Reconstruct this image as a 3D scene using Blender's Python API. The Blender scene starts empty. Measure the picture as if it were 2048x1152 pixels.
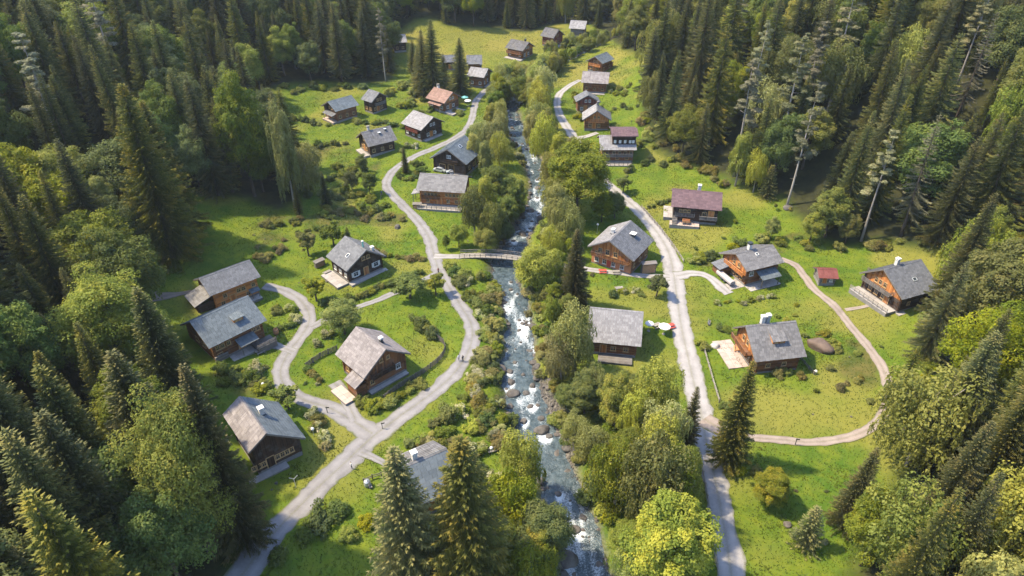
import bpy, math, random
import numpy as np
from mathutils import Matrix, Vector
R = math.radians
random.seed(7); rng = np.random.default_rng(7)
sc = bpy.context.scene
col = sc.collection

# ---------------------------------------------------------------- camera, sky, sun, exposure
CAM_H, CAM_PITCH, CAM_F = 95.0, R(34), 1400.0 / 2048
cam = bpy.data.cameras.new('camera'); cam.sensor_width = 36; cam.lens = 36 * CAM_F
cam.clip_start = 1; cam.clip_end = 3000
cam_o = bpy.data.objects.new('camera', cam); col.objects.link(cam_o)
cam_o.location = (0, 0, CAM_H); cam_o.rotation_euler = (math.pi / 2 - CAM_PITCH, 0, 0)
sc.camera = cam_o

SUN_EL, SUN_AZ = R(56), R(-82)            # azimuth from +Y, clockwise: the sun stands to the left, a little ahead
w = bpy.data.worlds.new('World'); sc.world = w; w.use_nodes = True
nt = w.node_tree; bg = nt.nodes['Background']
sky = nt.nodes.new('ShaderNodeTexSky'); sky.sky_type = 'NISHITA'; sky.sun_disc = False
sky.sun_elevation = SUN_EL; sky.sun_rotation = SUN_AZ; sky.altitude = 900; sky.air_density = 1.0; sky.dust_density = 1.5
nt.links.new(sky.outputs[0], bg.inputs[0]); bg.inputs[1].default_value = 0.15
sl = bpy.data.lights.new('sun', 'SUN'); sl.energy = 2.75; sl.angle = R(2.0); sl.color = (1, .85, .58)
sun = bpy.data.objects.new('sun', sl); col.objects.link(sun)
sd = Vector((math.sin(SUN_AZ) * math.cos(SUN_EL), math.cos(SUN_AZ) * math.cos(SUN_EL), math.sin(SUN_EL)))
sun.rotation_euler = sd.to_track_quat('Z', 'Y').to_euler(); sun.location = (-200, 150, 300)
sc.view_settings.view_transform = 'Standard'; sc.view_settings.look = 'None'
sc.view_settings.exposure = 1.97; sc.view_settings.gamma = 1; sc.view_settings.use_curve_mapping = False
sc.cycles.max_bounces = 6; sc.cycles.diffuse_bounces = 3; sc.cycles.glossy_bounces = 2
sc.cycles.transmission_bounces = 3; sc.cycles.transparent_max_bounces = 4; sc.cycles.volume_bounces = 0
sc.cycles.caustics_reflective = False; sc.cycles.caustics_refractive = False
sc.cycles.use_denoising = True

HAZE = 0.00008
# ---------------------------------------------------------------- the lie of the land
# value noise in plan, for masks and waves
_tab = rng.random((256, 256))
def vn(x, y):
    x = np.asarray(x, float); y = np.asarray(y, float)
    xi = np.floor(x).astype(int); yi = np.floor(y).astype(int); fx = x-xi; fy = y-yi
    fx = fx*fx*(3-2*fx); fy = fy*fy*(3-2*fy)
    g = lambda a, b: _tab[a % 256, b % 256]
    return (g(xi,yi)*(1-fx)+g(xi+1,yi)*fx)*(1-fy)+(g(xi,yi+1)*(1-fx)+g(xi+1,yi+1)*fx)*fy
def _ip(y, t): return np.interp(y, [p[0] for p in t], [p[1] for p in t])
XL = [(20,-44),(60,-46),(80,-54),(110,-74),(135,-84),(160,-80),(185,-74),(215,-88),(250,-98),(280,-92),(310,-78),(350,-74),(400,-74),(560,-60)]
XR = [(20,70),(70,64),(95,80),(120,97),(140,106),(160,92),(185,72),(205,58),(240,46),(280,42),(340,50),(400,58),(560,60)]
RC = [(20,17),(63,11.5),(72,10.5),(84,8),(95,4.5),(105,1.6),(115,1.2),(128,2.2),(140,-.4),(150,-2.5),(160,-.5),(172,3.5),(185,7.5),(197,9.5),(212,8),(228,3),(245,1),(262,-1),(280,3),(300,14),(315,21),(330,33),(345,50),(380,85),(430,120),(560,160)]
RW = [(20,2.6),(63,2.6),(80,2.3),(95,2.9),(105,3.4),(116,1.8),(128,1.7),(142,2.2),(152,2.2),(180,2.0),(197,2.2),(220,1.8),(260,1.7),(310,1.2),(560,1.2)]
def smooth(y, t, s=8.): return (_ip(y-s,t) + 2*_ip(y-s/2,t) + 2*_ip(y,t) + 2*_ip(y+s/2,t) + _ip(y+s,t)) / 8
def sp(d, k): return k * np.log1p(np.exp(np.clip(d/k, -30, 30)))
def sst(a, b, x):
    t = np.clip((x-a)/(b-a), 0, 1); return t*t*(3-2*t)
def base(Y): return .03 * sp(Y-150, 25)
def river_d(X, Y):
    q = X-smooth(Y, RC, 6); s = np.where(q > 0, 3.5, 40.5); return np.abs(q)-smooth(Y, RW, 6)-1.9*(vn(Y*.31+s, s)-.5)-1.0*(vn(Y*.8+s, s+9)-.5)
def T(X, Y):
    X = np.asarray(X, float); Y = np.asarray(Y, float)
    z = base(Y)
    z = z + .50*sp(smooth(Y, XL)-X, 9) + .52*sp(X-smooth(Y, XR), 9) + .42*sp(Y-425, 14)
    z = z + 9*np.exp(-((X+48)/34)**2-((Y-392)/34)**2) + 3*np.exp(-((X-62)/16)**2-((Y-262)/40)**2)
    z = z + .35*np.sin(X*.11+1.3)*np.sin(Y*.083) + .2*np.sin(X*.23+Y*.19)
    d = river_d(X, Y)
    return np.where(d < 6, base(Y)-2.6+(z-base(Y)+2.6)*sst(-1.0, 4.6, d), z)
def water(Y): return base(Y) - 1.85

_f = np.array([0, math.cos(R(34)), -math.sin(R(34))]); _u = np.array([0, math.sin(R(34)), math.cos(R(34))])
_ts = np.arange(60, 900, 1.0)
def G(px, py):
    """survey: the spot on the ground sighted at (px, py) of the 2048 x 1152 field sheet"""
    d = _f + (px-1024)/1400*np.array([1., 0, 0]) - (py-576)/1400*_u
    P = d[None]*_ts[:, None]
    h = 95 + P[:, 2] - T(P[:, 0], P[:, 1])
    i = int(np.argmax(h < 0)) or len(_ts)-1
    f = h[i-1]/(h[i-1]-h[i]) if h[i-1] > h[i] else 0
    p = d*(_ts[i-1]+f)
    return np.array([p[0], p[1]])
def SCR(X, Y, Z):
    v = np.stack([X, Y, Z-95], -1); dd = v@_f
    return 1024+1400*v[..., 0]/dd, 576-1400*(v@_u)/dd, dd

def fbm(x, y, o=3): return sum(vn(x*2**i+17*i, y*2**i+5*i)/2**i for i in range(o))/(2-2**(1-o))
def inpoly(x, y, poly):
    x = np.asarray(x, float); y = np.asarray(y, float); c = np.zeros(x.shape, bool); n = len(poly)
    for i in range(n):
        x0, y0 = poly[i]; x1, y1 = poly[(i+1) % n]
        if y0 == y1: continue
        c ^= ((y0 > y) != (y1 > y)) & (x < (x1-x0)*(y-y0)/(y1-y0)+x0)
    return c

# ---------------------------------------------------------------- materials
def nn(t, kind, **kw):
    n = t.nodes.new(kind)
    for k, v in kw.items():
        if k in n.inputs.keys() if isinstance(k, str) else False: n.inputs[k].default_value = v
        else: setattr(n, k, v)
    return n
class M:
    """thin wrapper over a material's node tree"""
    def __init__(s, name, rough=.85, spec=.25):
        s.m = bpy.data.materials.new(name); s.m.use_nodes = True; s.t = s.m.node_tree
        s.b = s.t.nodes['Principled BSDF']; s.b.inputs['Roughness'].default_value = rough
        s.b.inputs['Specular IOR Level'].default_value = spec; s.out = s.t.nodes['Material Output']
    def n(s, kind, **kw): return nn(s.t, kind, **kw)
    def l(s, a, b): s.t.links.new(a, b)
    def coord(s, scale=(1, 1, 1), kind='Object'):
        tc = s.n('ShaderNodeTexCoord'); mp = s.n('ShaderNodeMapping'); mp.inputs['Scale'].default_value = scale
        s.l(tc.outputs[kind], mp.inputs[0]); return mp.outputs[0]
    def noise(s, vec, scale, detail=3, rough=.55):
        n = s.n('ShaderNodeTexNoise'); n.inputs['Scale'].default_value = scale; n.inputs['Detail'].default_value = detail
        n.inputs['Roughness'].default_value = rough; s.l(vec, n.inputs['Vector']); return n.outputs['Fac']
    def attr(s, name):
        n = s.n('ShaderNodeAttribute'); n.attribute_name = name; return n.outputs['Fac']
    def math(s, op, a, b=None, clamp=False):
        n = s.n('ShaderNodeMath'); n.operation = op; n.use_clamp = clamp
        for i, v in enumerate((a, b)):
            if v is None: continue
            if isinstance(v, (int, float)): n.inputs[i].default_value = v
            else: s.l(v, n.inputs[i])
        return n.outputs[0]
    def rng(s, v, a, b, c=0., d=1.):
        n = s.n('ShaderNodeMapRange'); s.l(v, n.inputs[0])
        for i, q in enumerate((a, b, c, d)): n.inputs[i+1].default_value = q
        return n.outputs[0]
    def mix(s, f, a, b, mode='MIX'):
        n = s.n('ShaderNodeMix'); n.data_type = 'RGBA'; n.blend_type = mode
        for i, v in ((0, f), (6, a), (7, b)):
            if isinstance(v, (int, float)): n.inputs[i].default_value = v
            elif isinstance(v, tuple): n.inputs[i].default_value = (*v, 1)
            else: s.l(v, n.inputs[i])
        return n.outputs[2]
    def col(s, c): s.l(c, s.b.inputs['Base Color']); return s
    def bump(s, h, strength=.4, dist=.1):
        n = s.n('ShaderNodeBump'); n.inputs['Strength'].default_value = strength; n.inputs['Distance'].default_value = dist
        s.l(h, n.inputs['Height']); s.l(n.outputs[0], s.b.inputs['Normal'])
    def orand(s): return s.n('ShaderNodeObjectInfo').outputs['Random']

def wood(name, c1, c2, grain):
    k = M(name, .8); v = k.coord(grain)
    g = k.noise(v, 1.0, 4, .6); big = k.noise(k.coord((1, 1, 1)), .9, 3)
    r = k.attr('rnd'); a = k.math('ADD', k.math('MULTIPLY', g, .55), k.math('MULTIPLY', r, .45))
    c = k.mix(k.rng(a, .25, .75), c1, c2)
    grey = tuple(.35*x+.10 for x in (sum(c2)/3,)*3)
    k.col(k.mix(k.rng(big, .5, .75, 0, .45), c, grey)); k.bump(g, .5, .03); return k.m
HG, VG = (.7, .7, 14), (9, 9, .5)
def woodset(n, a, b): return {'h': wood(n+'_log', a, b, HG), 'v': wood(n+'_plank', a, b, VG)}
WOOD = {
 'dark': woodset('dark_timber', (.020,.012,.008), (.065,.036,.022)),
 'brown': woodset('brown_timber', (.075,.034,.016), (.24,.102,.040)),
 'orange': woodset('honey_timber', (.22,.080,.023), (.55,.225,.066)),
 'grey': woodset('grey_timber', (.08,.07,.064), (.20,.18,.167)),
 'red': woodset('red_timber', (.09,.022,.015), (.22,.06,.04)),
}
def roofmat(name, c1, c2, lich=.25):
    k = M(name, .8, .3); v = k.coord()
    r = k.math('FRACT', k.math('ADD', k.attr('rnd'), k.orand()))
    g = k.noise(k.coord((6, 1.2, 3)), 1.5, 4, .65); big = k.noise(v, .35, 3, .6)
    a = k.math('ADD', k.math('MULTIPLY', r, .52), k.math('MULTIPLY', g, .65))
    c = k.mix(k.rng(a, .12, .95), c1, c2)
    c = k.mix(k.rng(big, .52, .72, 0, lich), c, (.17, .15, .085))
    sp_ = k.noise(v, 5, 2); c = k.mix(k.rng(sp_, .62, .72, 0, .3), c, tuple(min(.6, x*1.7) for x in c2))
    st = k.noise(k.coord((2.6, .22, .22)), 1.0, 4, .7); c = k.mix(k.rng(st, .50, .70, 0, .55), c, tuple(x*.55 for x in c1)); c = k.mix(k.rng(st, .30, .42, .35, 0), c, tuple(min(.5, x*1.35) for x in c2))
    k.col(c); k.bump(g, .6, .04); return k.m
ROOF = {
 'slate': roofmat('slate_shingles', (0.066,0.069,0.081), (0.150,0.156,0.173)),
 'blue': roofmat('blue_grey_shingles', (0.060,0.075,0.090), (0.132,0.156,0.177), .15),
 'grey': roofmat('grey_shingles', (0.082,0.079,0.084), (0.184,0.179,0.184)),
 'pale': roofmat('pale_shingles', (.13,.125,.132), (.265,.257,.265), .12),
 'rose': roofmat('rose_grey_shingles', (.115,.102,.106), (.255,.232,.236), .2),
 'purple': roofmat('purple_brown_shingles', (0.066,0.040,0.049), (0.139,0.086,0.096), .12),
 'pink': roofmat('pink_shingles', (0.142,0.082,0.065), (0.262,0.164,0.136), .15),
 'darkgrey': roofmat('dark_grey_shingles', (0.049,0.048,0.053), (0.113,0.109,0.115), .3),
 'red': roofmat('red_shingles', (0.113,0.030,0.026), (0.182,0.061,0.052), .08),
}
def plain(name, c, rough=.8, var=.3, sc_=3., spec=.25, metal=0.):
    k = M(name, rough, spec); v = k.coord(); g = k.noise(v, sc_, 4, .6)
    r = k.attr('rnd'); a = k.math('ADD', k.math('MULTIPLY', g, .7), k.math('MULTIPLY', r, .3))
    k.col(k.mix(k.rng(a, .25, .75), tuple(x*(1-var) for x in c), tuple(min(.9, x*(1+var)) for x in c)))
    k.bump(g, .35, .03); k.b.inputs['Metallic'].default_value = metal; return k.m
MAT = {
 'plaster': plain('white_plaster', (.48,.465,.445), .85, .12), 'plaster_orange': plain('ochre_plaster', (.40,.17,.085), .85, .15),
 'plaster_grey': plain('grey_plaster', (.24,.27,.29), .85, .2), 'stone': plain('foundation_stone', (.18,.173,.167), .9, .35, 2.2),
 'flag': plain('pale_flagstone', (.29,.265,.25), .9, .2, 1.2), 'flag_pink': plain('pink_flagstone', (.36,.285,.25), .9, .18, 1.2),
 'frame_white': plain('white_frame_paint', (.55,.54,.52), .6, .06), 'frame_wood': plain('pale_frame_wood', (.38,.25,.12), .7, .25),
 'metal_dark': plain('dark_metal', (.05,.06,.07), .5, .2, 3, .5, .4), 'metal_green': plain('green_metal', (.14,.36,.32), .5, .15),
 'metal_pale': plain('pale_metal', (.55,.57,.58), .4, .15, 3, .5, .5), 'white': plain('white_cloth', (.58,.565,.545), .8, .06),
 'teal': plain('teal_paint', (.06,.17,.19), .6, .3), 'blue': plain('blue_paint', (.08,.22,.38), .5, .2), 'red': plain('red_paint', (.42,.07,.05), .6, .2),
 'tarp': plain('lilac_grey_tarp', (.30,.27,.27), .7, .12), 'orange_wood': plain('orange_cart_wood', (.50,.23,.10), .7, .2),
 'soil': plain('bare_soil', (.20,.15,.12), .95, .3, .8), 'bark': plain('grey_brown_bark', (.075,.058,.045), .9, .4, 4),
 'bark_pale': plain('pale_bark', (.26,.23,.20), .85, .35, 4), 'rail': plain('weathered_rail', (.22,.20,.18), .85, .3), 'rail_dark': plain('dark_rail', (.13,.115,.10), .85, .35),
 'log_end': plain('split_firewood', (.40,.24,.13), .85, .4, 4),
}
def glass():
    k = M('window_glass', .08, .6); v = k.coord(); k.col(k.mix(k.rng(k.noise(v, 1.5, 2), .4, .6), (.012,.015,.02), (.05,.06,.07))); return k.m
MAT['glass'] = glass()
def rockmat(name, c1, c2, c3):
    k = M(name, .8, .35); v = k.coord(); a = k.noise(v, 1.1, 5, .65); b = k.noise(v, 5, 4, .7)
    c = k.mix(k.rng(a, .35, .65), c1, c2); c = k.mix(k.rng(b, .58, .72, 0, .6), c, c3)
    k.col(k.mix(k.rng(k.orand(), 0, 1, .0, .35), c, (.11, .085, .07))); k.bump(k.math('ADD', a, k.math('MULTIPLY', b, .5)), .7, .12); return k.m
MAT['rock'] = rockmat('stream_rock', (.042,.039,.036), (.115,.105,.095), (.16,.15,.14))

MAT['rock_red'] = rockmat('reddish_rock', (.075,.052,.042), (.14,.10,.08), (.13,.115,.10)); MAT['rock_white'] = rockmat('whitish_rock', (.30,.28,.26), (.48,.46,.44), (.55,.53,.50))
def foliage(name, dark, light, alt, transl=.35, altp=.8):
    k = M(name, .62, .22); tone = k.attr('rnd'); o = k.orand(); v = k.coord()
    big = k.noise(v, .28, 2, .5)
    c = k.mix(k.rng(tone, 0, 1), dark, light)
    c = k.mix(k.rng(k.math('ADD', big, k.math('MULTIPLY', tone, .25)), altp-.15, altp+.1, 0, .75), c, alt)
    hs = k.n('ShaderNodeHueSaturation'); k.l(c, hs.inputs['Color'])
    k.l(k.rng(o, 0, 1, .478, .515), hs.inputs['Hue']); k.l(k.rng(k.math('FRACT', k.math('MULTIPLY', o, 7.31)), 0, 1, .72, 1.3), hs.inputs['Value'])
    k.l(k.rng(k.math('FRACT', k.math('MULTIPLY', o, 3.77)), 0, 1, .8, 1.1), hs.inputs['Saturation'])
    k.l(hs.outputs[0], k.b.inputs['Base Color'])
    tr = k.n('ShaderNodeBsdfTranslucent'); k.l(hs.outputs[0], tr.inputs['Color'])
    mx = k.n('ShaderNodeMixShader'); mx.inputs[0].default_value = transl
    k.l(k.b.outputs[0], mx.inputs[1]); k.l(tr.outputs[0], mx.inputs[2]); k.l(mx.outputs[0], k.out.inputs[0]); return k.m
FOL = {
 'spruce': foliage('spruce_needles', (.034,.052,.018), (.120,.132,.032), (.23,.19,.034), .34, .80),  # warm sun highlights and cool shadow tones put into the needle colours
 'spruce_grey': foliage('grey_spruce_needles', (.090,.090,.050), (.20,.185,.100), (.21,.18,.085), .28),
 'leaf': foliage('broadleaf_leaves', (.098,.136,.014), (.245,.268,.030), (.34,.30,.028), .48),
 'leaf_dark': foliage('dark_leaves', (.056,.094,.018), (.150,.190,.030), (.21,.22,.030), .44),
 'willow': foliage('willow_leaves', (.185,.205,.040), (.380,.380,.085), (.42,.39,.070), .5),
 'yellow': foliage('yellow_leaves', (.12,.155,.014), (.27,.285,.028), (.42,.35,.028), .48, .70),
 'shrub': foliage('shrub_leaves', (.095,.130,.018), (.240,.265,.038), (.36,.31,.040), .46, .74),
 'brush': foliage('brown_green_brush', (.115,.118,.028), (.25,.22,.052), (.25,.17,.055), .4, .7),
 'flower': foliage('flowering_leaves', (.11,.145,.022), (.27,.28,.05), (.55,.50,.40), .4, .68),
 'pine': foliage('grey_pine_needles', (.105,.112,.052), (.235,.225,.110), (.26,.22,.11), .32),
}

# ---------------------------------------------------------------- mesh helpers
def tag(o, label=None, cat=None, group=None, kind=None):
    if label: o['label'] = label
    if cat: o['category'] = cat
    if group: o['group'] = group
    if kind: o['kind'] = kind
    return o
def link(name, data, parent=None):
    o = bpy.data.objects.new(name, data); col.objects.link(o); o.parent = parent; return o
def empty(name, loc, rz=0., label=None, cat=None, group=None):
    o = link(name, None); o.location = loc; o.rotation_euler = (0, 0, rz); o.empty_display_size = .5
    return tag(o, label, cat, group)
def setrnd(me, vals):
    a = me.attributes.new('rnd', 'FLOAT', 'FACE'); a.data.foreach_set('value', np.asarray(vals, np.float32))
BOXF = [(0,3,2,1),(4,5,6,7),(0,1,5,4),(1,2,6,5),(2,3,7,6),(3,0,4,7)]
class MB:
    def __init__(s): s.v = []; s.f = []; s.r = []
    def add(s, vs, fs, r=None):
        n = len(s.v); r = random.random() if r is None else r
        s.v += [tuple(map(float, p)) for p in vs]; s.f += [tuple(i+n for i in f) for f in fs]; s.r += [r]*len(fs); return s
    def box(s, c, d, rot=None, r=None):
        x, y, z = (q/2 for q in d)
        p = [Vector(q) for q in ((-x,-y,-z),(x,-y,-z),(x,y,-z),(-x,y,-z),(-x,-y,z),(x,-y,z),(x,y,z),(-x,y,z))]
        if rot is not None: p = [rot@q for q in p]
        return s.add([q+Vector(c) for q in p], BOXF, r)
    def bar(s, p, q, wd, ht=None, r=None):
        p = Vector(p); q = Vector(q); d = q-p
        return s.box((p+q)/2, (d.length, wd, ht or wd), d.to_track_quat('X', 'Z').to_matrix(), r)
    def tube(s, pts, rad, n=7, cap=True):
        rings = []
        for i, p in enumerate(pts):
            d = Vector(pts[min(i+1, len(pts)-1)])-Vector(pts[max(i-1, 0)])
            m = d.to_track_quat('Z', 'X').to_matrix()
            rings.append([Vector(p)+m@Vector((math.cos(k*2*math.pi/n)*rad[i], math.sin(k*2*math.pi/n)*rad[i], 0)) for k in range(n)])
        vs = [v for g in rings for v in g]; fs = []
        for i in range(len(pts)-1):
            for k in range(n): fs.append((i*n+k, i*n+(k+1) % n, (i+1)*n+(k+1) % n, (i+1)*n+k))
        if cap: fs += [tuple(reversed(range(n))), tuple(range((len(pts)-1)*n, len(pts)*n))]
        return s.add(vs, fs)
    def lathe(s, prof, n=14, c=(0, 0, 0)):
        return s.tube([(c[0], c[1], c[2]+z+i*1e-5) for i, (r_, z) in enumerate(prof)], [r_ for r_, z in prof], n)
    def mesh(s, name, mat, smooth=False):
        me = bpy.data.meshes.new(name); me.from_pydata(s.v, [], s.f); me.materials.append(mat); setrnd(me, s.r)
        if smooth: me.polygons.foreach_set('use_smooth', [True]*len(me.polygons))
        return me
    def build(s, name, mat, parent=None, smooth=False): return link(name, s.mesh(name, mat, smooth), parent)
def qmesh(name, V, mat, rnd=None, smooth=False):
    """n free quads or triangles: V is (n, k, 3)"""
    V = np.asarray(V, np.float32); n, k = V.shape[:2]
    me = bpy.data.meshes.new(name); me.vertices.add(n*k); me.vertices.foreach_set('co', V.ravel())
    me.loops.add(n*k); me.loops.foreach_set('vertex_index', np.arange(n*k, dtype=np.int32))
    me.polygons.add(n); me.polygons.foreach_set('loop_start', np.arange(0, n*k, k, dtype=np.int32))
    me.materials.append(mat); me.update(calc_edges=True)
    setrnd(me, rng.random(n) if rnd is None else rnd)
    return me
def gmesh(name, P, mat, smooth=True):
    """grid of points (a, b, 3)"""
    a, b = P.shape[:2]; i = np.arange(a*b).reshape(a, b)
    F = np.stack([i[:-1, :-1], i[1:, :-1], i[1:, 1:], i[:-1, 1:]], -1).reshape(-1, 4)
    me = bpy.data.meshes.new(name); me.vertices.add(a*b); me.vertices.foreach_set('co', P.reshape(-1).astype(np.float32))
    n = len(F); me.loops.add(4*n); me.loops.foreach_set('vertex_index', F.ravel().astype(np.int32))
    me.polygons.add(n); me.polygons.foreach_set('loop_start', np.arange(0, 4*n, 4, dtype=np.int32))
    if smooth: me.polygons.foreach_set('use_smooth', np.ones(n, bool))
    me.materials.append(mat); me.update(calc_edges=True); return me
def vattr(me, name, vals):
    a = me.attributes.new(name, 'FLOAT', 'POINT'); a.data.foreach_set('value', np.asarray(vals, np.float32).ravel())

# ---------------------------------------------------------------- clearing, roads and houses in plan
def W(pts): return [tuple(G(*p)) for p in pts]
CLEAR = W([(470,1152),(455,1090),(440,1000),(415,900),(385,820),(345,740),(300,680),(272,600),(262,540),(262,512),(345,405),(385,385),(480,392),(560,425),(605,395),(612,335),(585,292),(515,235),(500,203),(560,172),(640,160),(720,168),(790,160),(785,110),(780,85),(800,60),(830,40),(870,36),(900,54),(1000,58),(1060,66),(1100,50),(1180,48),(1215,75),(1250,100),(1300,112),(1292,150),(1285,200),(1290,250),(1310,300),(1350,318),(1400,332),(1450,355),(1485,372),(1560,395),(1600,440),(1640,482),(1700,490),(1760,484),(1850,494),(1905,512),(1905,570),(1895,630),(1880,690),(1880,770),(1875,835),(1850,890),(1800,950),(1765,1015),(1725,1095),(1690,1180)])
CLEAR += [(56, 30), (-45, 30)]
def clear(x, y): return inpoly(x, y, CLEAR)

ROADS = [  # name, label of its look, points (sheet x, y, width in metres)
 ('left_road', 'gravel_lilac', [(440,1215,5.4),(485,1150,5.2),(545,1070,4.9),(612,1000,4.7),(680,935,4.7),(738,880,5.2),(793,838,4.6),(853,795,4.2),(907,748,4.0),(938,700,4.0),(944,655,3.9),(925,618,3.8),(901,580,3.6),(880,545,3.7),(868,510,3.7),(858,475,3.7),(838,445,3.5),(810,415,3.3),(785,390,3.2),(773,368,3.1),(785,343,3.1),(820,318,3.1),(865,298,3.2),(905,279,3.1),(932,260,3.1),(945,232,3.0),(953,200,3.0),(968,184,3.0),(990,168,2.8)]),
 ('right_road', 'gravel_pale', [(1470,1215,4.8),(1462,1150,4.8),(1449,1060,4.7),(1430,960,4.7),(1412,880,4.9),(1396,800,4.9),(1377,720,4.8),(1362,650,4.8),(1353,590,4.8),(1347,545,5.2),(1335,500,4.7),(1310,460,4.5),(1275,420,4.2),(1240,390,3.9),(1212,365,3.7),(1187,330,3.6),(1160,292,3.6),(1143,268,3.6),(1126,242,3.6),(1115,215,3.4),(1117,192,3.2),(1135,174,3.0),(1160,160,2.6)]),
 ('loop_road', 'gravel_lilac', [(745,868,5.0),(700,838,4.4),(655,815,4.0),(608,800,3.8),(572,775,3.7),(561,742,3.7),(580,702,3.6),(610,662,3.6),(619,633,3.6),(602,602,3.4),(570,582,3.2),(528,572,3.0)]),
 ('garden_path', 'gravel_lilac', [(622,655,2.6),(655,638,2.1),(700,619,2.0),(760,598,2.0),(820,573,2.0),(876,546,2.4)]),
 ('cottage_drive', 'gravel_lilac', [(712,842,3.0),(698,812,2.6),(684,786,2.8),(668,766,3.2)]),
 ('cabin_drive', 'gravel_lilac', [(588,704,2.4),(562,695,2.4),(540,686,3.0)]),
 ('bridge_path', 'gravel_pale', [(868,513,3.0),(895,513,2.4),(922,513,2.3)]),
 ('chalet_path', 'gravel_pale', [(1040,527,2.3),(1090,529,2.0),(1140,533,2.0),(1190,541,2.4),(1260,549,2.4),(1340,556,3.0)]),
 ('terrace_path', 'gravel_pale', [(1352,553,4.4),(1385,547,3.0),(1415,553,2.8),(1440,573,3.2),(1458,588,3.0)]),
 ('loop_path', 'gravel_pink', [(1408,838,5.0),(1440,858,4.2),(1490,874,2.6),(1560,880,2.3),(1625,885,2.3),(1700,874,2.2),(1750,850,2.3),(1777,808,2.6),(1776,770,2.4),(1757,722,2.3),(1726,682,2.3),(1696,646,2.2),(1668,612,2.2),(1632,582,2.3),(1606,550,2.2),(1590,530,2.1),(1562,518,2.0)]),
 ('hut_path', 'gravel_pink', [(1690,620,1.2),(1718,616,1.1),(1742,610,1.1)]),
 ('upper_drive', 'gravel_pale', [(1150,278,3.0),(1170,274,2.6),(1195,266,2.4)]),
 ('pasture_track', 'soil', [(300,594,5.0),(325,593,3.5),(360,588,1.8),(385,583,1.4)]),
 ('barn_track', 'gravel_lilac', [(722,905,2.6),(745,915,1.7),(775,930,1.5)]),
]
def catmull(P, step):
    P = np.asarray(P, float); P = np.vstack([2*P[0]-P[1], P, 2*P[-1]-P[-2]]); out = []
    for i in range(1, len(P)-2):
        p0, p1, p2, p3 = P[i-1:i+3]; n = max(2, int(np.hypot(*(p2-p1)[:2])/step))
        t = np.linspace(0, 1, n, endpoint=False)[:, None]
        out.append(.5*((2*p1)+(p2-p0)*t+(2*p0-5*p1+4*p2-p3)*t*t+(3*p1-p0-3*p2+p3)*t**3))
    return np.vstack(out+[P[-2:-1]])
ROADC = {}
for n_, m_, pts in ROADS:
    ROADC[n_] = catmull([(*G(x, y), wd) for x, y, wd in pts], 1.0)
_rp = np.vstack([c for c in ROADC.values()])
def road_d(x, y):
    """distance to the nearest road edge"""
    x = np.atleast_1d(x).astype(float); y = np.atleast_1d(y).astype(float); out = np.full(x.shape, 1e3)
    for i in range(0, len(x), 4000):
        d = np.hypot(x[i:i+4000, None]-_rp[None, :, 0], y[i:i+4000, None]-_rp[None, :, 1])-_rp[None, :, 2]/2
        out[i:i+4000] = d.min(1)
    return out

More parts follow.
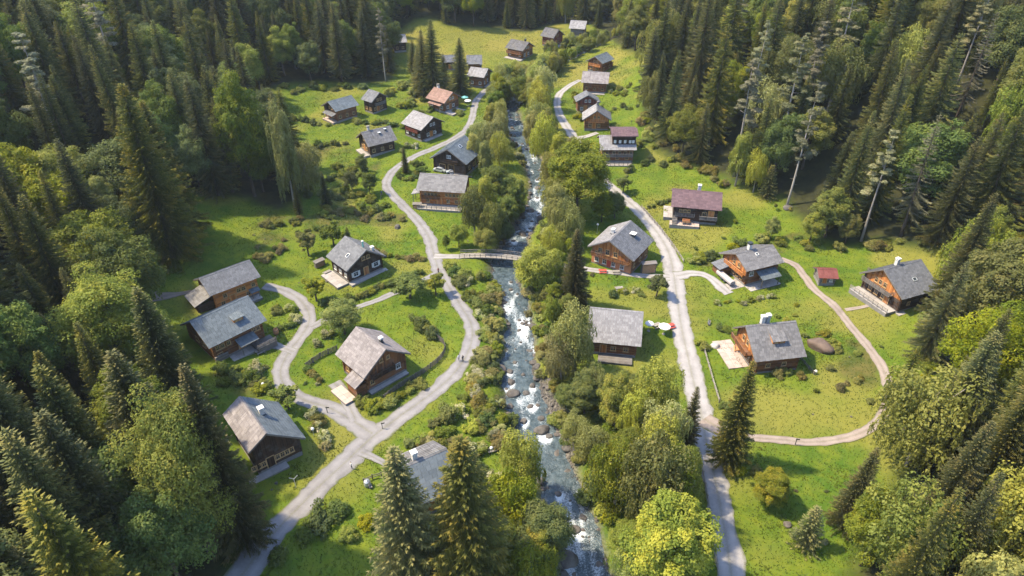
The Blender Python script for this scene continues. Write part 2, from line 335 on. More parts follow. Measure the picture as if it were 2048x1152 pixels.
# house plans: centre x, y, ridge angle, ridge length, near eave reach, near eave height, ridge height, far eave reach, far eave height
HP = {
'H1': (-44.5,87.3,129,11.6,6.1,3.9,8.9,3.4,6.7), 'H2': (-28.1,109.8,-46,10.2,5.5,4.7,8.7,5.6,4.5), 'H3': (-38.3,148.1,-47,9.4,5.9,4.3,7.7,5.3,3.8),
'H4': (-66.4,136.6,42,12.0,4.7,5.0,7.4,5.6,4.3), 'H5': (-61.4,119.5,47,13.0,6.3,4.9,8.3,6.6,4.2), 'H6': (-14.6,79.6,31,8.5,5.8,4.2,7.7,5.6,4.4),
'H7': (22.1,120.1,-9,11.2,6.2,3.8,8.1,5.4,4.2), 'H8': (53.1,115.0,9,10.9,6.4,4.2,8.4,4.7,4.4), 'H9': (89.1,135.4,22,11.2,6.8,4.6,8.5,5.6,4.2),
'H10': (59.1,146.7,22,10.9,4.9,5.0,7.2,6.0,4.0), 'H11': (27.1,153.3,57,12.2,6.8,5.0,8.6,5.7,5.2), 'H12': (51.2,175.3,-11,13.4,5.5,4.9,7.6,5.4,4.7),
'H13': (-19.7,186.6,-8,14.2,5.7,5.0,7.7,5.5,4.9), 'H14': (-17.5,207.3,67,12.4,6.4,4.5,8.4,6.3,4.4), 'H15': (-44.9,220.5,34,10.4,4.6,3.9,7.3,5.5,3.6),
'H16': (-30.6,234.0,-42,10.3,6.0,4.4,7.4,5.0,4.4), 'H17': (-62.3,247.8,45,10.0,4.5,4.4,6.9,5.2,4.1), 'H18': (-51.0,255.4,-40,6.0,4.2,4.7,7.4,4.1,4.6),
'H19': (-25.7,259.1,-39,9.6,4.8,4.0,6.9,4.5,4.1), 'H20': (-13.1,283.5,-20,7.6,4.7,4.4,6.6,4.6,4.3), 'H21': (-16.0,300.5,3,6.5,4.8,4.2,6.5,4.6,4.2),
'H22': (3.6,319.7,-35,9.6,4.8,4.0,6.8,5.0,3.9), 'H23': (18.7,337.2,-38,7.6,4.2,4.4,7.4,5.2,4.0), 'H24': (32.1,350.4,-14,7.8,4.9,4.2,6.8,5.0,4.2),
'H25': (-51.7,327.3,16,6.6,4.6,4.2,6.6,4.6,4.2), 'H28': (36.8,294.0,50,8.6,3.9,4.5,6.7,4.5,4.0), 'H29': (32.8,273.1,-10,10.4,5.2,4.1,6.9,5.2,4.2),
'H30': (27.8,254.5,94,5.6,4.6,4.1,6.8,4.4,4.5), 'H31': (29.7,238.2,-94,7.4,4.8,3.9,7.3,5.1,4.1), 'H32': (33.8,214.2,0,11.6,5.4,4.5,7.2,5.2,4.6),
'H33': (76.1,142.8,-4,4.6,2.4,2.3,3.5,2.4,2.3), 'H34': (-27.0,303.0,10,6.0,3.4,3.6,5.6,3.4,3.6), 'H35': (-42.2,409.0,5,4.6,2.4,2.6,4.2,2.4,2.6), 'H36': (19.6,412.0,8,7.5,4,4.2,6.6,4,4.2),
}
def house_d(x, y, pad=0.):
    """True inside any house plan grown by pad"""
    x = np.asarray(x, float); y = np.asarray(y, float); c = np.zeros(x.shape, bool)
    for cx, cy, a, L, Wn, he, hr, V, hv in HP.values():
        a = R(a); dx = x-cx; dy = y-cy; lx = dx*math.cos(a)+dy*math.sin(a); ly = -dx*math.sin(a)+dy*math.cos(a)
        c |= (np.abs(lx) < L/2+pad) & (ly < V+pad) & (ly > -Wn-pad)
    return c

# ---------------------------------------------------------------- ground
def ground_mat():
    k = M('meadow_ground', .95, .1); v = k.coord()
    a = k.noise(v, .045, 4, .6); b = k.noise(v, .35, 4, .65); c_ = k.noise(v, 2.2, 3, .7); d = k.noise(k.coord((1, .45, 1)), .12, 3, .6)
    g = k.mix(k.rng(a, .35, .65), (.046,.088,.009), (.088,.124,.012))
    g = k.mix(k.rng(b, .40, .70, 0, .75), g, (.130,.148,.015))
    g = k.mix(k.rng(d, .52, .70, 0, .40), g, (.038,.070,.011))
    g = k.mix(k.rng(c_, .45, .70, 0, .15), g, (.036,.062,.007))
    g = k.mix(k.rng(k.attr('dry'), 0, 1, 0, .8), g, (.175,.150,.036))
    g = k.mix(k.rng(k.attr('scrub'), 0, 1, 0, .75), g, k.mix(k.rng(b, .35, .65), (.028,.042,.010), (.085,.066,.026)))
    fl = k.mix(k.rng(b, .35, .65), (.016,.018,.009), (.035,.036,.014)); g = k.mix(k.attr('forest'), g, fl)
    st = k.mix(k.rng(c_, .4, .6), (.055,.048,.040), (.15,.135,.12)); g = k.mix(k.attr('bank'), g, st)
    k.col(g); k.bump(k.math('ADD', k.math('MULTIPLY', c_, .5), b), .45, .16); return k.m
xs = np.unique(np.concatenate([np.arange(-360, -110, 6.), np.arange(-110, -28, 1.8), np.arange(-28, 48, .9), np.arange(48, 120, 1.8), np.arange(120, 361, 6.)]))
ys = np.unique(np.concatenate([np.arange(15, 60, 3.), np.arange(60, 190, 1.1), np.arange(190, 330, 1.8), np.arange(330, 460, 3.), np.arange(460, 721, 8.)]))
GX, GY = np.meshgrid(xs, ys, indexing='ij')
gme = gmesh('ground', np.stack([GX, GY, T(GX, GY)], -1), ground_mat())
def soft_clear(x, y, e=2.):
    return sum(clear(x+dx, y+dy).astype(float) for dx, dy in ((0,0),(e,0),(-e,0),(0,e),(0,-e)))/5
SCRUB = [W(p) for p in ([(520,420),(600,440),(700,410),(810,430),(800,450),(690,450),(600,480),(540,520),(520,500)],
    [(430,740),(540,745),(545,790),(500,800),(440,780)], [(560,300),(700,290),(760,320),(740,370),(640,400),(600,340)],
    [(1640,660),(1740,690),(1770,770),(1720,790),(1660,730)], [(1370,520),(1480,500),(1600,460),(1640,500),(1480,520),(1400,535)])]
scr = sum(inpoly(GX, GY, p).astype(float) for p in SCRUB); scr = np.clip(scr, 0, 1)*sst(.35, .6, fbm(GX*.12, GY*.12))
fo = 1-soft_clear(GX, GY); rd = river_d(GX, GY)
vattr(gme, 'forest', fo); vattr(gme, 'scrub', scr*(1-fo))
bar_ = np.clip(1-np.abs(GY-98)/13, 0, 1)*(GX > smooth(GY, RC, 6))
vattr(gme, 'bank', 1-sst(.3, 3.0, rd-2.6*np.sqrt(bar_)+1.8*(fbm(GX*.4, GY*.4)-.5)))
far = np.exp(-((GX+10)/60)**2-((GY-350)/55)**2)
vattr(gme, 'dry', np.clip(.75*sst(.48, .72, fbm(GX*.06+9, GY*.06)) + .75*far, 0, 1)*(1-fo))
tag(link('ground', gme), kind='structure')

# ---------------------------------------------------------------- roads
def gravel(name, c1, c2):
    k = M(name, .95, .12); v = k.coord(); a = k.noise(v, .5, 4, .6); b = k.noise(v, 6, 3, .7); ac = k.attr('across')
    c = k.mix(k.rng(k.math('ADD', k.math('MULTIPLY', a, .9), k.math('MULTIPLY', b, .35)), .42, .80), c1, c2)
    tr = k.math('SUBTRACT', 1., k.math('MULTIPLY', k.math('ABSOLUTE', k.math('SUBTRACT', ac, .48)), 3.2), True)
    c = k.mix(k.math('MULTIPLY', tr, .5), c, tuple(min(.8, x*1.12) for x in c2))
    e = k.rng(k.math('ADD', ac, k.math('MULTIPLY', k.math('SUBTRACT', a, .5), .7)), .80, 1.02); pt = k.noise(v, .22, 3, .7); c = k.mix(k.rng(pt, .55, .72, 0, .55), c, tuple(x*.75 for x in c1)); c = k.mix(k.math('MULTIPLY', e, .9), c, (.085,.095,.03))
    mid = k.rng(k.math('ADD', ac, k.math('MULTIPLY', k.math('SUBTRACT', b, .5), .5)), .0, .16, .45, 0.); c = k.mix(mid, c, (.13,.125,.07))
    k.col(c); k.bump(k.math('ADD', a, k.math('MULTIPLY', b, .4)), .6, .06); return k.m
GRAV = {'gravel_lilac': gravel('lilac_grey_gravel', (.138,.131,.133), (.212,.203,.206)), 'gravel_pale': gravel('pale_gravel', (.190,.179,.175), (.278,.264,.260)),
        'gravel_pink': gravel('pinkish_gravel', (.16,.128,.111), (.25,.208,.183)), 'soil': gravel('soil_track', (.11,.086,.072), (.17,.14,.12))}
for i, (n_, m_, pts) in enumerate(ROADS):
    c = ROADC[n_]; tg = np.gradient(c[:, :2], axis=0); tg /= np.linalg.norm(tg, axis=1)[:, None]; nr = np.stack([-tg[:, 1], tg[:, 0]], 1)
    s = np.arange(len(c)); k = 9; P = np.zeros((k, len(c), 3)); ac = np.zeros((k, len(c)))
    for j in range(k):
        q = 1-2*j/(k-1); wob = 1+(.28*(vn(s*.45+31*i, np.full(len(s), 3.+np.sign(q)*5))-.5)+.22*(vn(s*1.3, np.full(len(s), 9.+np.sign(q)*2+i))-.5))*(abs(q) > .4)
        xy = c[:, :2]+nr*(c[:, 2:3]/2*.94*q*wob[:, None]*1.0)
        P[j, :, :2] = xy; P[j, :, 2] = T(xy[:, 0], xy[:, 1])+.07+.006*i-(.03 if abs(q) == 1 else 0); ac[j] = abs(q)
    me = gmesh(n_, P, GRAV[m_]); vattr(me, 'across', ac)
    nm = 'road' if n_ in ('left_road', 'right_road', 'loop_road') else ('driveway' if 'drive' in n_ else 'path')
    tag(link(nm, me), kind='structure')

# ---------------------------------------------------------------- stream
def water_mat():
    k = M('stream_water', .2, .35); v = k.coord(); f = k.attr('foam'); a = k.noise(v, .8, 3, .6); b = k.noise(v, 3.2, 4, .7); c2 = k.noise(v, 9, 2, .6)
    c = k.mix(k.rng(a, .35, .65), (.026,.040,.046), (.072,.098,.112))
    fm = k.rng(k.math('ADD', f, k.math('ADD', k.math('MULTIPLY', k.math('SUBTRACT', b, .5), .75), k.math('MULTIPLY', k.math('SUBTRACT', c2, .5), .6))), .42, .72)
    k.col(k.mix(fm, c, (.50,.54,.57))); k.l(k.rng(fm, 0, 1, .22, .75), k.b.inputs['Roughness'])
    k.bump(k.math('ADD', k.math('ADD', a, k.math('MULTIPLY', b, .7)), k.math('MULTIPLY', c2, .25)), .8, .22); return k.m
Ys = np.arange(24, 372, .38); J = 30; q = np.linspace(-1, 1, J)[:, None]
cx_ = smooth(Ys, RC, 6)[None]; wx_ = smooth(Ys, RW, 6)[None]+1.9
WX = cx_+q*wx_; WY = np.repeat(Ys[None], J, 0)
RAP = [(20,.5),(60,.55),(66,.75),(74,.8),(82,.45),(92,.35),(100,.4),(112,.45),(116,.55),(121,.85),(128,.95),(134,.75),(141,.35),(147,.25),(153,.3),(160,.55),(175,.6),(190,.6),(215,.5),(240,.55),(372,.5)]
rap = _ip(WY, RAP)
foam = .30+.46*rap-.23+.95*(fbm(WX*.38+3, WY*.11)-.5)+.45*(fbm(WX*1.3, WY*.35+8)-.5)-.16*np.abs(q)**3
WZ = water(WY)+rap*.30*(fbm(WX*.9, WY*.75+4)-.5)*1.6+.10*(vn(WX*2.6, WY*2.2)-.5)
# boulders and banks
def rock_mesh(i):
    import bmesh
    bm = bmesh.new(); bmesh.ops.create_icosphere(bm, subdivisions=3, radius=1.0); r0 = random.Random(40+i)
    fl = [Vector((r0.gauss(0, 1), r0.gauss(0, 1), r0.gauss(0, 1))).normalized() for _ in range(9)]; off = [r0.uniform(.62, .93) for _ in fl]
    for v in bm.verts:
        p = v.co.copy()
        for n_, o_ in zip(fl, off):
            d = p.dot(n_)
            if d > o_: p -= n_*(d-o_)*.85
        p *= 1+.10*math.sin(p.x*3.1+i)*math.cos(p.y*2.7-i)+.05*math.sin(p.z*6+i*2)
        v.co = Vector((p.x, p.y*r0.uniform(.97, 1.03)*.85, p.z*.68))
    me = bpy.data.meshes.new('boulder'); bm.to_mesh(me); bm.free(); me.materials.append(MAT['rock'])
    me.polygons.foreach_set('use_smooth', [True]*len(me.polygons)); return me
ROCKS = [rock_mesh(i) for i in range(6)]
def boulder(x, y, z, s, label, group=None, cat='rock', name='boulder'):
    o = link(name, random.choice(ROCKS)); o.location = (x, y, z); o.rotation_euler = (random.uniform(-.25, .25), random.uniform(-.25, .25), random.uniform(0, 6.3))
    o.scale = (s*random.uniform(.85, 1.2), s*random.uniform(.85, 1.2), s*random.uniform(.75, 1.05)); return tag(o, label, cat, group)
inst = []
BIG = [((1026,788),1.75,'large rounded pale boulder in the stream, biggest of the pair beside the gravel bank'),((1053,787),1.2,'smaller rounded boulder beside the large pale one in the stream'),
       ((1062,812),.95,'flat brown boulder downstream of the pale pair, next to its twin'),((1075,810),.85,'flat brown twin boulder touching the gravel bank'),((1020,812),1.1,'half sunken brown boulder under the yellow shrub on the stream edge'),
       ((1085,862),1.9,'tall grey boulder at the lower tip of the gravel bank'),((1098,872),1.0,'grey boulder leaning on the tall one at the gravel tip'),
       ((1120,1085),1.7,'long grey boulder among dark rocks on the lower bank'),((1135,1118),2.5,'biggest flat slab boulder on the lower bank'),((1112,1055),1.1,'dark boulder under the leaning willow on the lower bank'),
       ((1150,1060),1.2,'pale boulder poking out of the lower rapids'),((1165,1035),1.0,'dark wet boulder in the middle of the lower rapids'),((1045,468),1.7,'dark boulder in midstream just above the footbridge'),
       ((1060,420),1.5,'dark boulder in midstream below the big round oak'),((1075,375),1.4,'dark wet boulder upstream of the big round oak')]
for (px, py), s, lb in BIG:
    x, y = G(px, py+6); z = max(float(T(x, y)), float(water(y))-.25); s *= .8; boulder(x, y, z+.18*s, s, lb); inst.append((x, y, s))
r2 = random.Random(5); nst = nbk = 0
while nst < 95:
    y = r2.uniform(58, 300); wv = float(smooth(y, RW, 6)); x = float(smooth(y, RC, 6))+r2.uniform(-1, 1)*wv; s = r2.uniform(.25, .8)*(1 if r2.random() < .85 else 1.3)
    if abs(y-150) < 4 or any((x-a)**2+(y-b)**2 < (s+c)**2*.7 for a, b, c in inst): continue
    boulder(x, y, float(water(y))-.02*s, s, 'grey brown boulder lying in the rushing stream water', 'boulders in the stream'); inst.append((x, y, s)); nst += 1
while nbk < 185:
    y = r2.uniform(55, 285) if r2.random() < .8 else r2.uniform(86, 108); sd_ = r2.choice((-1, 1))
    if 88 < y < 108 and r2.random() < .8: sd_ = 1
    x = float(smooth(y, RC, 6))+sd_*(float(smooth(y, RW, 6))+r2.uniform(-.6, 1.7 if not 88 < y < 108 else 3.6)); s = r2.uniform(.3, .9) if r2.random() < .8 else r2.uniform(.9, 1.5)
    if any((x-a)**2+(y-b)**2 < (s+c)**2*.5 for a, b, c in inst): continue
    boulder(x, y, float(T(x, y))+.12*s, s, 'grey brown rock lying on the edge of the stream bank', 'rocks along the stream bank', 'rock', 'bank_rock'); inst.append((x, y, s)); nbk += 1
ia = np.array(inst)
for a, b, c in inst[:110]:
    d = np.hypot(WX-a, (WY-b+c*.9)*.75); foam += (.15+.35*random.random())*np.exp(-(d/(c*1.0))**2)
wme = gmesh('stream', np.stack([WX, WY, WZ], -1), water_mat()); vattr(wme, 'foam', foam); tag(link('stream', wme), kind='structure')
# pebbles on the gravel bank and along the water's edge: beyond counting
pb = []; yy = rng.uniform(56, 260, 9000); sd_ = np.where(rng.random(9000) < .5, -1, 1); gb = (yy > 88) & (yy < 110)
sd_ = np.where(gb & (rng.random(9000) < .8), 1, sd_); rr = np.where(gb & (sd_ > 0), 4.2, 1.8)
xx = smooth(yy, RC, 6)+sd_*(smooth(yy, RW, 6)-.6+rng.random(9000)*rr); ss = rng.uniform(.08, .30, 9000)
oct_ = np.array([[1,0,0],[0,1,0],[-1,0,0],[0,-1,0],[0,0,1]])
tri = np.array([[0,1,4],[1,2,4],[2,3,4],[3,0,4]])
an = rng.random(9000)*6.28; ca, sa = np.cos(an), np.sin(an)
Vv = oct_[None]*ss[:, None, None]*rng.uniform(.7, 1.2, (9000, 5, 3)); Vx = Vv[..., 0]*ca[:, None]-Vv[..., 1]*sa[:, None]; Vy = Vv[..., 0]*sa[:, None]+Vv[..., 1]*ca[:, None]
Vv = np.stack([Vx+xx[:, None], Vy+yy[:, None], Vv[..., 2]+np.maximum(T(xx, yy), water(yy)-.2)[:, None]], -1)
pm = qmesh('pebbles', Vv[:, tri].reshape(-1, 3, 3), MAT['rock'])
tag(link('pebbles', pm), 'loose grey and brown pebbles on the gravel bank and along the water', 'pebbles', kind='stuff')

# ---------------------------------------------------------------- footbridge
A = G(920, 512); B = G(1046, 527); Lb = float(np.hypot(*(B-A))); ab = math.atan2(B[1]-A[1], B[0]-A[0]); zb = max(float(T(*A)), float(T(*B)))+.10
br = empty('footbridge', (A[0], A[1], zb), ab, 'grey wooden footbridge with slim railings over the stream', 'bridge')
arch = lambda x: .55*math.sin(math.pi*x/Lb)
for sgn in (-1, 1):
    m = MB(); n = 16
    for i in range(n): m.bar((Lb*i/n, sgn*.85, arch(Lb*i/n)-.28), (Lb*(i+1)/n, sgn*.85, arch(Lb*(i+1)/n)-.28), .26, .36)
    m.build('girder', MAT['rail_dark'], br)
    m = MB()
    for i in range(n):
        for h in (.55, 1.02): m.bar((Lb*i/n, sgn*1.12, arch(Lb*i/n)+h), (Lb*(i+1)/n, sgn*1.12, arch(Lb*(i+1)/n)+h), .09)
    hr_ = m.build('handrail', MAT['rail'], br)
    for i in range(13):
        x = Lb*i/12; MB().box((x, sgn*1.12, arch(x)+.47), (.11, .11, 1.15)).build('post', MAT['rail_dark'], hr_)
pk = MB().box((0, 0, 0), (.27, 2.5, .07)).mesh('deck_plank', MAT['rail'])
npk = int(Lb/.30)
for i in range(npk):
    x = (i+.5)*Lb/npk; o = link('deck_plank', pk, br); o.location = (x, random.uniform(-.04, .04), arch(x)-.05+random.uniform(-.01, .01)); o.rotation_euler = (0, -math.atan(.55*math.pi/Lb*math.cos(math.pi*x/Lb)), 0)
for x in (-.2, Lb+.2): MB().box((x, 0, -.9), (1.2, 3.0, 1.6)).build('abutment', MAT['stone'], br)

# ---------------------------------------------------------------- houses
SHG = {}
def shingle_mesh(st):
    if st not in SHG: SHG[st] = MB().box((0, 0, 0), (1, .70, .055)).mesh('shingle', ROOF[st])
    return SHG[st]
class House:
    def __init__(s, key, label, name='timber_house', cat='house', roof='grey', wall='brown', gable=None, single=False, far_roof=None, sh=(.75, .55), plinth='stone', low=None):
        s.cx, s.cy, a, s.L, s.W, s.he, s.hr, s.V, s.hv = HP[key]; s.key = key
        s.z0 = float(T(s.cx, s.cy)); s.o = empty(name, (s.cx, s.cy, s.z0), R(a), label, cat)
        s.ov = min(.85, s.W*.2); s.og = min(.95, s.L*.12); s.y0 = -(s.W-s.ov); s.y1 = s.V-s.ov; s.xw = s.L/2-s.og
        gable = gable or wall; s.rs = roof
        s.zt0 = s.zr(s.y0)-.20; s.zt1 = s.zr(s.y1)-.20; s.pl = .55
        s.walls(wall, gable, plinth, low); s.roof(roof, far_roof or roof, single, sh)
    def zr(s, y): return s.hr-(s.hr-s.he)*(-y)/s.W if y < 0 else s.hr-(s.hr-s.hv)*y/s.V
    def walls(s, wall, gable, plinth, low):
        m = MB(); Lw = 2*s.xw; yc = (s.y0+s.y1)/2; D = s.y1-s.y0
        m.box((0, yc, (s.pl-2.2)/2), (Lw+.16, D+.16, s.pl+2.2)); m.build('foundation', MAT[plinth], s.o)
        lowm = MAT[low] if low else None
        for nm, y, zt in (('S', s.y0, s.zt0), ('N', s.y1, s.zt1)):
            m = MB(); z = s.pl; h = .31; sg = -1 if nm == 'S' else 1
            while z < zt-.02:
                hh = min(h, zt-z); m.box((0, y-sg*.12+random.uniform(-.015, .015), z+hh/2), (Lw+(.36 if not low else -.02), .26, hh-.035)); z += h
            m.box((0, y-sg*.16, (s.pl+zt)/2), (Lw-.1, .12, zt-s.pl-.04), r=.05)
            m.build('wall', WOOD[wall]['h'], s.o)
        zs = min(s.zt0, s.zt1); zs = zs if zs-s.pl < 3.4 else s.pl+2.7; s.zs = zs
        for sx in (-1, 1):
            m = MB(); z = s.pl; x = sx*s.xw
            while z < zs-.02:
                hh = min(.31, zs-z); m.box((x-sx*.12+random.uniform(-.015, .015), yc, z+hh/2), (.26, D+(.36 if not low else -.02), hh-.035)); z += .31
            m.box((x-sx*.17, yc, (s.pl+zs)/2), (.12, D-.1, zs-s.pl-.04), r=.05)
            (m.build('wall', WOOD[wall]['h'], s.o) if not low else MB().box((x-sx*.12, yc, (s.pl+zs)/2), (.26, D, zs-s.pl)).build('wall', lowm, s.o))
            m = MB(); n = max(6, int(D/.36)); ys_ = np.linspace(s.y0-.02, s.y1+.02, n+1)
            for i in range(n):                                     # upright boards of the gable, cut to the roof line
                a, b = ys_[i]+.018, ys_[i+1]-.018; xo = x+sx*(.05+random.uniform(-.012, .018)); xi = x-sx*.2
                za, zb_ = s.zr(a)-.17, s.zr(b)-.17; br = [a, b] if not a < 0 < b else [a, 0, b]
                for p, q in zip(br[:-1], br[1:]):
                    zp, zq = s.zr(p)-.17, s.zr(q)-.17
                    vs = [(xi, p, zs), (xo, p, zs), (xo, q, zs), (xi, q, zs), (xi, p, zp), (xo, p, zp), (xo, q, zq), (xi, q, zq)]
                    m.add(vs, BOXF)
            m.build('gable', WOOD[gable]['v'], s.o)
    def frame(s, side):
        if side == 1: p, e, sg = Vector((0, 0, s.hr)), Vector((0, s.V, s.hv)), 1
        else: p, e, sg = Vector((0, 0, s.hr)), Vector((0, -s.W, s.he)), -1
        d = e-p; S = d.length; d.normalize(); e1 = Vector((sg, 0, 0)); n = e1.cross(d)
        return p, d, n, S, Matrix((e1, d, n)).transposed()
    def roof(s, st, st2, single, sh):
        m = MB()
        for side in (-1, 1):
            p, d, n, S, Rm = s.frame(side); m.box(p+d*(S/2)-n*.07, (s.L, S, .13), Rm, r=.3)
        s.r = m.build('roof', WOOD['brown']['h'], s.o)
        for side, style in ((-1, st), (1, st2)):
            p, d, n, S, Rm = s.frame(side); rows = max(3, int(S/sh[1])); rh = (S+.08)/rows; me = shingle_mesh(style); jm = MB(); tl = Matrix.Rotation(R(-4.2), 3, 'X')
            for i in range(rows):
                x = -s.L/2-.06+ (random.uniform(-.35, 0) if i % 2 else 0); y = (i+.5)*rh
                while x < s.L/2-.02:
                    wd = sh[0]*random.uniform(.7, 1.3); a, b = max(x, -s.L/2-.07), min(x+wd, s.L/2+.07)
                    if b-a > .12:
                        c = p+d*(y+random.uniform(-.03, .03))+Vector(((a+b)/2, 0, 0))+n*(.055+random.uniform(0, .018)); rz = Matrix.Rotation(random.uniform(-.03, .03), 3, 'Z')
                        if single and side == -1:
                            o = link('shingle', me, s.r); o.matrix_local = Matrix.Translation(c)@(Rm@tl@rz).to_4x4()@Matrix.Diagonal((b-a-.03, rh/.58, 1, 1))
                        else: jm.box(c, (b-a-.03, rh*1.18, .055), Rm@tl@rz)
                    x += wd
            if jm.v: tag(jm.build('shingles', ROOF[style], s.r), kind='stuff')
        cap = MB(); nL = max(4, int(s.L/1.1))
        for i in range(nL):
            for side in (-1, 1):
                p, d, n, S, Rm = s.frame(side); cap.box(p+d*.14+n*.12+Vector((-s.L/2+(i+.5)*s.L/nL, 0, 0)), (s.L/nL-.02, .30, .05), Rm)
        cap.build('ridge_cap', ROOF[st2 if st2 != st else st], s.r)
        for side in (-1, 1):
            p, d, n, S, Rm = s.frame(side)
            for sx in (-1, 1): MB().box(p+d*(S/2)-n*.10+Vector((sx*(s.L/2+.035), 0, 0)), (.07, S+.04, .26), Rm).build('barge_board', WOOD['grey']['h'], s.r)
        for y in (0, s.y0, s.y1):
            MB().box((0, y, s.zr(y)-.30), (s.L-.12, .2, .2)).build('purlin', WOOD['brown']['h'], s.o)
    # --- openings and trim; a wall frame is origin, tangent, normal
    def wf(s, w_): return {'S': (Vector((0, s.y0, 0)), Vector((1, 0, 0)), Vector((0, -1, 0))), 'N': (Vector((0, s.y1, 0)), Vector((-1, 0, 0)), Vector((0, 1, 0))),
                           'A': (Vector((-s.xw, 0, 0)), Vector((0, -1, 0)), Vector((-1, 0, 0))), 'B': (Vector((s.xw, 0, 0)), Vector((0, 1, 0)), Vector((1, 0, 0)))}[w_]
    def wb(s, m, w_, pos, z, wd, ht, d0, d1, r=None):
        o, t, n = s.wf(w_); c = o+t*pos+n*((d0+d1)/2)+Vector((0, 0, z)); return m.box(c, (wd, d1-d0, ht), Matrix((t, -n, Vector((0, 0, 1)))).transposed(), r)
    def win(s, w_, pos, z, wd=1.0, ht=1.1, fr='frame_wood', shut=None):
        m = MB(); b = .12
        for q in (-1, 1): s.wb(m, w_, pos+q*(wd/2), z, b, ht+b, .02, .14)
        for q in (-1, 1): s.wb(m, w_, pos, z+q*(ht/2), wd-b, b, .022, .138)
        s.wb(m, w_, pos, z, .06, ht-b, .03, .11); s.wb(m, w_, pos, z+ht*.12, wd-b, .05, .032, .108); s.wb(m, w_, pos, z-ht/2-.1, wd+.3, .08, .0, .22)
        f = m.build('window', MAT[fr], s.o); m = MB(); s.wb(m, w_, pos, z, wd-b, ht-b, .04, .07); m.build('pane', MAT['glass'], f)
        if shut:
            for q in (-1, 1):
                m = MB(); s.wb(m, w_, pos+q*(wd/2+.31), z, .46, ht+.08, .03, .10); m.build('shutter', MAT[shut], s.o)
    def row(s, w_, ps, z, wd=1., ht=1.1, fr='frame_wood', shut=None):
        for p in ps: s.win(w_, p, z, wd, ht, fr, shut)
    def door(s, w_, pos, wd=1.1, ht=2.1, mt=None, z=None):
        m = MB(); z = s.pl if z is None else z
        n = 4
        for i in range(n): s.wb(m, w_, pos-wd/2+(i+.5)*wd/n, z+ht/2, wd/n-.02, ht, .03, .09+.01*(i % 2))
        d = m.build('door', mt or WOOD['orange']['v'], s.o); m = MB()
        for q in (-1, 1): s.wb(m, w_, pos+q*(wd/2+.07), z+ht/2, .14, ht+.14, .02, .15)
        s.wb(m, w_, pos, z+ht+.07, wd-.01, .14, .02, .148); m.build('door_frame', MAT['frame_wood'], d)
    def balcony(s, w_, p0, p1, z, dep=1.2, wood='brown', roofed=False):
        m = MB(); n = int((p1-p0)/.3)
        s.wb(m, w_, (p0+p1)/2, z, p1-p0, .14, .06, dep); bl = m.build('balcony', WOOD[wood]['h'], s.o)
        m = MB()
        for i in range(n+1): s.wb(m, w_, p0+(p1-p0)*i/n, z+.52, .2, .86, dep-.09, dep-.04)
        s.wb(m, w_, (p0+p1)/2, z+1.0, p1-p0+.1, .1, dep-.13, dep+.02)
        for e in (p0, p1):
            for h in (.35, .7, 1.0): s.wb(m, w_, e, z+h, .08, .1, .08, dep-.14)
        m.build('railing', WOOD[wood]['v'], bl)
        for e in np.linspace(p0+.2, p1-.2, 4):
            m = MB(); s.wb(m, w_, e, z-.2, .16, .24, .06, dep-.1); m.build('bracket', WOOD[wood]['h'], bl)
    def chimney(s, x, y, h=1.5, wd=.75, mt='plaster', cap='stone'):
        zb_ = s.zr(y)-.3; zt = s.hr+h if abs(y) < 1.2 else s.zr(y)+h; c = MB().box((x, y, (zb_+zt)/2), (wd, wd, zt-zb_)).build('chimney', MAT[mt], s.o)
        m = MB().box((x, y, zt+.05), (wd+.2, wd+.2, .12))
        for a in (-1, 1):
            for b in (-1, 1): m.box((x+a*wd*.36, y+b*wd*.36, zt+.21), (.12, .12, .20))
        m.box((x, y, zt+.36), (wd+.26, wd+.26, .10)); m.build('chimney_cap', MAT[cap], c)
        MB().box((x, y, zb_+.42), (wd+.3, wd+.3, .12)).build('flashing', MAT['metal_dark'], c)
    def pipe(s, x, y, h=1.6, r=.2, mt='metal_green'):
        z = s.zr(y); p = MB().lathe([(r, z-.2), (r, z+h)], 12).build('stove_pipe', MAT[mt], s.o); p.location = (x, y, 0)
        c = MB().lathe([(r*1.6, z+h+.12), (r*1.5, z+h+.2), (.03, z+h+.42)], 12).build('pipe_cap', MAT['white'], p)
    def vent(s, x, y, wd=1.0, h=.6, mt='white'):
        p, d, n, S, Rm = s.frame(-1 if y < 0 else 1); t = abs(y)/abs((d.y or 1)); c = p+d*t+Vector((x, 0, 0))
        v = MB().box(c+Vector((0, 0, h*.4)), (wd*.8, wd*.8, h*1.2)).build('roof_vent', MAT['metal_dark'], s.r); MB().box(c+Vector((0, 0, h+.08)), (wd*1.15, wd*1.15, .12)).build('vent_lid', MAT[mt], v)
    def skylight(s, x, y, wd=.9, ln=1.2, mt='frame_white'):
        p, d, n, S, Rm = s.frame(-1 if y < 0 else 1); t = abs(y)/abs(d.y); c = p+d*t+Vector((x, 0, 0)); m = MB()
        for q in (-1, 1): m.box(c+n*.16+Vector((q*wd/2, 0, 0)), (.12, ln, .2), Rm); m.box(c+n*.16+d*(q*ln/2), (wd-.12, .12, .2), Rm)
        k = m.build('skylight', MAT[mt], s.r); MB().box(c+n*.15, (wd-.13, ln-.13, .06), Rm).build('pane', MAT['glass'], k)
